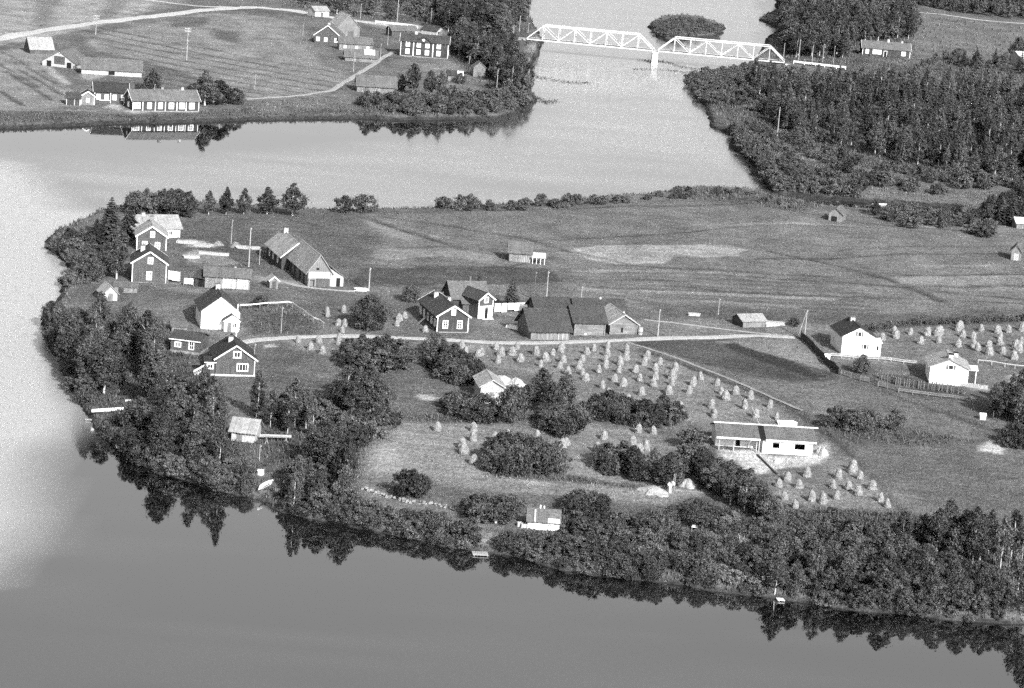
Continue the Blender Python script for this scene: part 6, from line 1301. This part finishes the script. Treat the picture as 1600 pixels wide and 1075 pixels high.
for j in range(11):
    for i in range(13):
        px = 1430 + 13.5 * i + r2.uniform(-4, 4) + 3 * (j % 2); py = 28 + 5.6 * j + 0.07 * (px - 1430) + r2.uniform(-1.5, 1.5)
        x, y, z = at(px, py)
        if bool(inside(np.array([float(x)]), np.array([float(y)]), fp)[0]) and r2.random() < .75:
            o = thing('haystack', 'tiny dark hay pole in rows on the far meadow at the upper right', 'haystack', (float(x), float(y), float(z)), r2.uniform(0, 6), 'hay poles of the far meadow')
            o.scale = (.75, .75, .6); link('hay', HAYD[(i + j) % 3], o); link('pole', POLEM, o)

# ================================================================= BOATS, YARD THINGS
def boat(px, py, L_, yaw, label, mat='white_paint', tilt=0.0, lift=0.0, z=None):
    p = P3(px, py)
    if z is not None:
        x_, y_ = unproject(px, py, z); p = Vector((float(x_), float(y_), z))
    o = thing('rowing_boat', label, 'boat', (p.x, p.y, p.z + lift), yaw)
    o.rotation_euler = (tilt, 0, yaw); n = 11; V, F = [], []; Wd = L_ * 0.09; Hh = L_ * 0.085
    for inner in (0, 1):
        for i in range(n):
            t = i / (n - 1) * 2 - 1; w_ = Wd * max(1 - abs(t) ** 2.4, 0.02) * (1 - .1 * inner); sh = Hh * (0.25 * t * t); x = L_ / 2 * t * (1 - .02 * inner)
            for a, zz in ((-1, 1.0), (-.62, .3), (0, 0.0), (.62, .3), (1, 1.0)):
                V.append((x, a * w_, Hh * (zz if not inner else max(zz, .18)) + sh + (.02 if inner and zz < 1 else 0)))
    for inner in (0, 1):
        for i in range(n - 1):
            for j in range(4):
                q = [inner * n * 5 + i * 5 + j, inner * n * 5 + (i + 1) * 5 + j, inner * n * 5 + (i + 1) * 5 + j + 1, inner * n * 5 + i * 5 + j + 1]
                F.append(tuple(q if inner else q[::-1]))
    for i in range(n - 1):
        for j in (0, 4): F.append((i * 5 + j, (i + 1) * 5 + j, n * 5 + (i + 1) * 5 + j, n * 5 + i * 5 + j))
    MB().add(V, F).build('hull', M[mat], o)
    for t in (-.5, .4):
        w_ = Wd * (1 - abs(t) ** 2.4) * .86; MB().box(L_ / 2 * t - .12, L_ / 2 * t + .12, -w_, w_, Hh * .72, Hh * .72 + .05).build('seat', M['pale_boards'], o)
    MB().box(-L_ * .3, L_ * .3, -.12, .12, .19 * Hh + .03, .19 * Hh + .05).build('floor_board', M['grey_boards'], o)
    return o
boat(414, 762, 5.4, R(72), 'white rowing boat pulled up on the near shore', tilt=0.3, lift=.12)
boat(168, 644, 5.6, R(33), 'long white boat drawn up among the trees of the left point', lift=.05); boat(209, 627, 3.0, R(30), 'small white boat among the trees above the long moored boat'); boat(99, 560, 2.6, R(10), 'small white boat at the upper left point shore', z=0.05, lift=-.1)
boat(1374, 320, 4.2, R(14), 'pale skiff lying across the backwater', z=0.05, lift=-.1)
boat(430, 690, 5.0, R(12), 'upturned pale boat lying on trestles on the near point', 'pale_boards', lift=0.6)
for px, py in ((416, 692), (446, 690)):
    o = thing('trestle', 'wooden trestle carrying the ' + ('left' if px < 430 else 'right') + ' end of the pale boat', 'trestle', P3(px, py), R(12), 'boat trestles')
    for y in (-.5, .5):
        b = MB(); b.bar((-.3, y, -.1), (0, y, .62), .09); b.build('leg', M['pole_wood'], o); MB().bar((.3, y, -.1), (0.02, y, .62), .09).build('leg', M['pole_wood'], o)
    MB().box(-.06, .06, -.8, .8, .62, .72).build('beam', M['pole_wood'], o)
def jetty(px, py, L_, Wd, yaw, label, mat='pale_boards'):
    x_, y_ = unproject(px, py, 0.2); o = thing('jetty', label, 'jetty', (float(x_), float(y_), 0.0), yaw)
    for i in range(int(L_ / .25)): MB().box(i * .25, i * .25 + .22, -Wd / 2, Wd / 2, .16 + .01 * (i % 2), .22 + .01 * (i % 2)).build('plank', M[mat], o)
    for x in (.2, L_ - .3):
        for y in (-Wd / 2 + .1, Wd / 2 - .1): MB().tube([(x, y, -1.2), (x, y, .159)], [.08, .08], 6).build('post', M['grey_boards'], o)
jetty(738, 864, 2.4, 1.8, R(8), 'pale plank landing stage at the shore below the bathing hut'); jetty(133, 655, 4.2, 0.7, R(4), 'narrow plank jetty on the left point beside the long boat'); jetty(1036, 908, 1.6, 1.0, R(80), 'tiny landing stage at the gap in the lower shore thicket')
jetty(1214, 936, 1.2, 1.2, R(10), 'tiny pale landing stage below the lower right grove', 'white_paint')
# drying sheets
def laundry(px0, px1, n, label, h=1.7, sag=.1, frac=1.0, mat='white_cloth'):
    a, c = P3(*px0), P3(*px1); o = thing('washing_line', label, 'washing line', a); v = c - a
    for t, q in ((0, Vector((0, 0, 0))), (1, v)): MB().tube([q + Vector((0, 0, -.3)), q + Vector((0, 0, h + .15))], [.06, .05], 6).build('post', M['pole_wood'], o)
    MB().bar((0, 0, h), v + Vector((0, 0, h)), .03).build('line', M['pole_dark'], o)
    for i in range(n):
        p, q = v * ((i + .06) / n), v * ((i + .94) / n); dz = h * frac * BR.uniform(.7, .95); V, F = [], []
        nn = v.cross(Vector((0, 0, 1))).normalized()
        for j in range(6):
            s_ = p.lerp(q, j / 5) + nn * .07 * math.sin(j * 2.1 + i)
            V += [s_ + Vector((0, 0, h)), s_ + nn * .08 * math.sin(j * 1.7) + Vector((0, 0, h - dz)), s_ + nn * .015 + Vector((0, 0, h)), s_ + nn * (.08 * math.sin(j * 1.7) + .015) + Vector((0, 0, h - dz))]
        for j in range(5):
            k_ = j * 4; F += [(k_, k_ + 4, k_ + 5, k_ + 1), (k_ + 2, k_ + 3, k_ + 7, k_ + 6), (k_ + 1, k_ + 5, k_ + 7, k_ + 3), (k_, k_ + 2, k_ + 6, k_ + 4)]
        F += [(0, 1, 3, 2), (20, 22, 23, 21)]
        MB().add(V, F).build('sheet', M[mat], o)
laundry((287, 446), (302, 447), 1, 'single white sheet hung by the dark lean-to', 1.5); laundry((262, 440), (281, 443), 3, 'white washing hung beside the lower dark gabled house', 2.3)
laundry((772, 489), (833, 487), 6, 'long line of white sheets drying behind the big barn', 1.9)
# straw heaps, sand heaps, stones: lumpy mounds
def mound(name, px, py, rx, ry, hh, mat, label, cat, seed=0, lumps=7):
    p = P3(px, py); rng = np.random.RandomState(seed + 40); n, m_ = 22, 9; V, F = [], []
    for k in range(m_):
        u = k / (m_ - 1)
        for j in range(n):
            a = 2 * math.pi * j / n; w_ = 1 + .22 * math.sin(2 * a + seed) + .13 * math.sin(5 * a + 2 * seed) + rng.normal() * .05
            z = hh * (math.cos(u * math.pi / 2) ** 1.3) * (1 + .25 * math.sin(3 * a + seed) * u) + rng.normal() * .04 * hh; V.append((rx * u * w_ * math.cos(a), ry * u * w_ * math.sin(a), z - (.15 if k == m_ - 1 else 0)))
    for k in range(m_ - 1):
        for j in range(n): F.append((k * n + j, (k + 1) * n + j, (k + 1) * n + (j + 1) % n, k * n + (j + 1) % n))
    o = MB().add(V, F).build(name, M[mat]); o.location = p; tag(o, label, cat)
    return o
mound('straw_heap', 783, 598, 2.2, 2.4, 1.3, 'straw_pile', 'bleached straw heap behind the small pale-roofed barn', 'heap', 1); mound('straw_heap', 806, 601, 1.7, 2.0, 1.2, 'straw_pile', 'second bleached straw heap, right of the first by the trees', 'heap', 2)
mound('sand_heap', 1022, 768, 2.4, 2.6, .8, 'sand', 'pale sand heap at the end of the thicket row', 'heap', 3); mound('gravel_heap', 1074, 758, 1.7, 1.8, 1.0, 'sand', 'round pale gravel heap under the dark tree belt', 'heap', 4)
mound('rubble_heap', 1284, 708, 1.4, 2.0, 1.1, 'sand', 'pale rubble heap at the right end of the long new house', 'heap', 5); mound('lime_heap', 1215, 722, .7, .7, .6, 'white_paint', 'small white lime heap in front of the long new house', 'heap', 6)
mound('straw_heap', 706, 517, 0.6, .6, .4, 'hay', 'small hay heap at the foot of the farmhouse wall', 'heap', 7)
mound('stone_heap', 1290, 318, 1.0, 1.0, .7, 'stone', 'pale stone heap left above the backwater hut', 'heap', 8); mound('stone_heap', 1308, 319, 1.0, 1.0, .7, 'stone', 'pale stone heap directly behind the backwater hut', 'heap', 9)
mound('sod_mound', 1536, 342, 0.8, 0.8, .5, 'sand', 'small earth mound by the clump at the backwater end', 'heap', 10)
# woodpiles and stacked boards
def lumber(px, py, n, L_, yaw, label, mat='pale_boards', hh=.16, rows=3, name='lumber_stack'):
    o = thing(name, label, 'lumber', P3(px, py), yaw)
    for r_ in range(rows):
        for i in range(n - r_ % 2):
            j = BR.uniform(-.25, .25); MB().box(-L_ / 2 + j, L_ / 2 + j, i * .32 + .05 * r_, i * .32 + .05 * r_ + .27, r_ * (hh + .02), r_ * (hh + .02) + hh).build('board', M[mat], o)
for px, py, n, L_, yw_, lb in ((292, 381, 5, 4.2, 8, 'pale lumber stack at the corner of the long white house'), (316, 386, 6, 3.6, -10, 'wide pale lumber stack in the left farm yard'), (300, 404, 4, 3.2, 20, 'pale heap of boards left in the upper yard'), (334, 399, 3, 6.0, 2, 'long pale boards lying in the middle of the yard'),
                               (340, 411, 4, 5.5, -24, 'grey slanting boards right of the pale boards in the yard'), (379, 389, 4, 2.6, 0, 'pale pile left of the tall yard pole'), (399, 390, 3, 2.0, 30, 'pale pile right of the tall yard pole'), (800, 514, 4, 2.6, -35, 'white board pile at the left gable of the big barn'),
                               (1520, 606, 4, 5.0, -16, 'new boards lying beside the newer white house'), (1214, 508, 4, 3.2, 3, 'stacked timber right of the timber shed'), (1086, 494, 3, 2.2, 4, 'small pale timber pile in the field beyond the track'),
                               (1232, 665, 5, 3.0, 12, 'white board heap behind the long new house'), (565, 455, 3, 2.4, 10, 'white crates and boards at the end of the yard path')):
    lumber(px, py, n, L_, R(yw_), lb, 'white_paint' if 'white' in lb.split()[:1] else 'grey_boards' if lb.startswith('grey') else 'pale_boards')
mound('twig_heap', 367, 385, 1.3, 1.6, 1.0, 'grey_boards', 'grey brushwood heap in the left farm yard', 'heap', 12); mound('twig_heap', 340, 383, 1.2, 1.4, .9, 'grey_boards', 'smaller grey brushwood heap left of the first', 'heap', 13)
# stone wall: dry stones on the slope above the shore thicket
sw = [P3(*p) for p in ((567, 764), (600, 776), (640, 785), (690, 791), (724, 802))]
o = thing('stone_wall', 'pale dry stone wall running above the shore thicket', 'wall', sw[0]); nst = 0
for a, c in zip(sw, sw[1:]):
    m_ = int((c - a).length / .40)
    for i in range(m_):
        for r_ in range(2):
            if BR.random() < .14: continue
            q = a.lerp(c, (i + BR.uniform(.1, .9)) / m_) - sw[0]; q += Vector((BR.uniform(-.25, .25), BR.uniform(-.4, .4), 0)); q.z = float(ground_z(q.x + sw[0].x, q.y + sw[0].y)) - sw[0].z + r_ * .26 + .06; s_ = BR.uniform(.13, .32); b = MB()
            f = [BR.uniform(.7, 1.1) for _ in range(8)]
            b.hexa([q + Vector((sx * s_ * f[k_], sy * s_ * f[k_], -s_ * .6)) for k_, (sx, sy) in enumerate(((-1, -1), (1, -1), (1, 1), (-1, 1)))], [q + Vector((sx * s_ * .7 * f[k_ + 4], sy * s_ * .7 * f[k_ + 4], s_ * .6)) for k_, (sx, sy) in enumerate(((-1, -1), (1, -1), (1, 1), (-1, 1)))])
            b.build('stone', M['stone'], o)
# concrete mixer by the sand heap, a barrel, a pole-shadow bar and other small things
o = thing('cement_mixer', 'small pale cement mixer with two upright poles at the sand heap', 'mixer', P3(1047, 768), R(20))
MB().tube([(-.45, 0, .9), (-.1, 0, 1.05), (.35, 0, 1.25), (.6, 0, 1.4)], [.3, .55, .5, .25], 10).build('drum', M['concrete'], o)
for x, y in ((-.6, -.5), (.6, -.5), (-.6, .5), (.6, .5)): MB().bar((x, y, -.1), (x * .4, y * .5, .9), .08).build('leg', M['metal'], o)
for x in (.5, .75): MB().tube([(x, .3, -.1), (x + .1, .3, 2.7)], [.06, .05], 6).build('upright', M['pole_wood'], o)
o = thing('barrel', 'pale standing barrel at the right corner of the gable barn', 'barrel', P3(1000, 523)); MB().tube([(0, 0, 0), (0, 0, .5), (0, 0, 1.0), (0, 0, 1.5)], [.42, .5, .5, .42], 12).build('staves', M['pole_wood'], o); MB().tube([(0, 0, .45), (0, 0, .6)], [.52, .52], 12).build('hoop', M['metal'], o)
o = thing('plank', 'long dark bar laid as a pole shadow from the new house over the sand', 'plank', P3(1214, 742)); q = P3(1183, 711) - P3(1214, 742); MB().bar((0, 0, .12), q + Vector((0, 0, .12)), .28, .14).build('board', M['dark_boards'], o)  # dark bar laid in place of a pole's cast shadow
o = thing('ladder', 'leaning builder\'s ladder behind the roof of the long new house', 'ladder', P3(1187, 664)); ladder(o, (0, 0, 0), (-1.6, .6, 3.0))
for px, py, lb in ((775, 818, 'white painted post standing left of the bathing hut'), (1047, 770, 'white board leaning by the cement mixer')):
    o = thing('post', lb, 'post', P3(px, py)); MB().hexa([(-.16, -.1, -.2), (.16, -.1, -.2), (.16, .1, -.2), (-.16, .1, -.2)], [(-.22, -.08, 1.1), (.1, -.08, 1.1), (.1, .08, 1.1), (-.22, .08, 1.1)]).build('stake', M['white_paint'], o)
o = thing('table', 'white table standing in the open scrub above the lower shore', 'table', P3(1086, 830), R(-12)); MB().box(-.5, .5, -.6, .6, .7, .78).build('table_top', M['white_paint'], o)
for x in (-.42, .42):
    for y in (-.5, .5): MB().box(x - .04, x + .04, y - .04, y + .04, -.1, .699).build('leg', M['grey_boards'], o)
for px, py, lb in ((812, 822, 'left pale crate by the bathing hut wall'), (818, 824, 'right pale crate by the bathing hut wall')):
    o = thing('crate', lb, 'crate', P3(px, py), .3); b = MB(); b.box(-.4, .4, -.3, .3, 0, .06); b.build('bottom', M['pale_boards'], o)
    for x0, x1, y0, y1 in ((-.4, .4, -.34, -.3), (-.4, .4, .3, .34), (-.44, -.4, -.34, .34), (.4, .44, -.34, .34)): MB().box(x0, x1, y0, y1, .0, .6).build('side', M['pale_boards'], o)
for px, py, lb in ((1292, 562, 'small white box at the foot of the dark board fence'), (1535, 655, 'white box on the meadow edge by the right clump')):
    o = thing('box', lb, 'box', P3(px, py)); MB().box(-.5, .5, -.5, .5, -.1, .8).build('sides', M['white_paint'], o); MB().add([(-.6, -.6, .8), (.6, -.6, .8), (.6, .6, .8), (-.6, .6, .8), (-.6, 0, 1.15), (.6, 0, 1.15)], [(0, 1, 5, 4), (2, 3, 4, 5), (0, 4, 3), (1, 2, 5), (0, 3, 2, 1)]).build('lid', M['white_paint'], o)
o = thing('well', 'pale well curb with a board cover in front of the left point hut', 'well', P3(407, 741)); MB().tube([(0, 0, -.2), (0, 0, .6)], [.6, .55], 10).build('curb', M['concrete'], o); MB().box(-.5, .5, -.5, .5, .6, .68).build('cover', M['white_paint'], o)

# ================================================================= GRASS AND REEDS
def tufts(n, seed, name, hlo, hhi, tonef, label, cond, cat):
    rng = np.random.RandomState(seed)
    y = 340 * (1200 / 340.0) ** rng.rand(n * 2); x = (rng.rand(n * 2) - .5) * 2 * (y * 0.178 + 12)
    d = _bil(GD, x, y); rg = _bil(ROUGH, x, y)
    ok = (d > 0.3) & (rng.rand(n * 2) < cond(d, rg, x, y)); x, y, rg = x[ok][:n], y[ok][:n], rg[ok][:n]
    z = ground_z(x, y); t = _bil(T, x, y) * tonef * (0.75 + 0.5 * rng.rand(len(x))); h = (hlo + (hhi - hlo) * rng.rand(len(x))) * (1 + 1.2 * rg) * (y / 500.0) ** .4
    V, A = [], []
    for b_ in range(4):
        a = rng.rand(len(x)) * 6.283; w_ = h * (.14 + .12 * rng.rand(len(x))); ln = h * .45; ox, oy = rng.normal(size=(2, len(x))) * h * .3
        p = np.stack([x + ox, y + oy, z - .03], 1); tt = np.stack([np.cos(a) * w_, np.sin(a) * w_, 0 * a], 1); tip = p + np.stack([-np.sin(a) * ln, np.cos(a) * ln, h], 1)
        V.append(np.stack([p - tt, p + tt, tip], 1)); A.append(np.repeat(t, 3))
    V = np.concatenate(V).reshape(-1, 3); F = np.arange(len(V)).reshape(-1, 3)
    o = link(name, np_mesh(name, V, F, M['ground'], {'tone': np.concatenate(A)})); tag(o, label, cat, kind='stuff'); return o
tufts(60000, 4, 'meadow_grass', .10, .22, 1.12, 'short grass of the hay meadows and fields', lambda d, r, x, y: (r < .5) * 1.0, 'grass')
tufts(110000, 6, 'tall_weeds', .16, .36, 1.05, 'tall weeds and grass along shores, ditches and thickets', lambda d, r, x, y: (r > .35) * (0.3 + .7 * r), 'weeds')
rng = np.random.RandomState(12); V = []; A = []
for px in (((1000, 94), (1040, 97), (1070, 106), (1110, 110)), ((835, 120), (880, 128), (920, 130)), ((990, 108), (1040, 109), (1090, 116)), ((838, 152), (850, 160), (870, 158))):
    w_ = w2(px)
    for a, c in zip(w_, w_[1:]):
        m_ = 130
        q = a + (c - a) * rng.rand(m_)[:, None] + rng.normal(size=(m_, 2)) * np.array([.8, 2.2])
        for x, y in q:
            h = rng.uniform(.12, .4); an = rng.rand() * 6.28; V += [(x - .16 * math.cos(an), y - .16 * math.sin(an), -.05), (x + .16 * math.cos(an), y + .16 * math.sin(an), -.05), (x + rng.normal() * .15, y + rng.normal() * .15, h)]; A += [.09] * 3
V = np.array(V); tag(link('reeds', np_mesh('reeds', V, np.arange(len(V)).reshape(-1, 3), M['ground'], {'tone': A})), 'thin dark reed belts standing in the river near the bridge', 'reeds', kind='stuff')
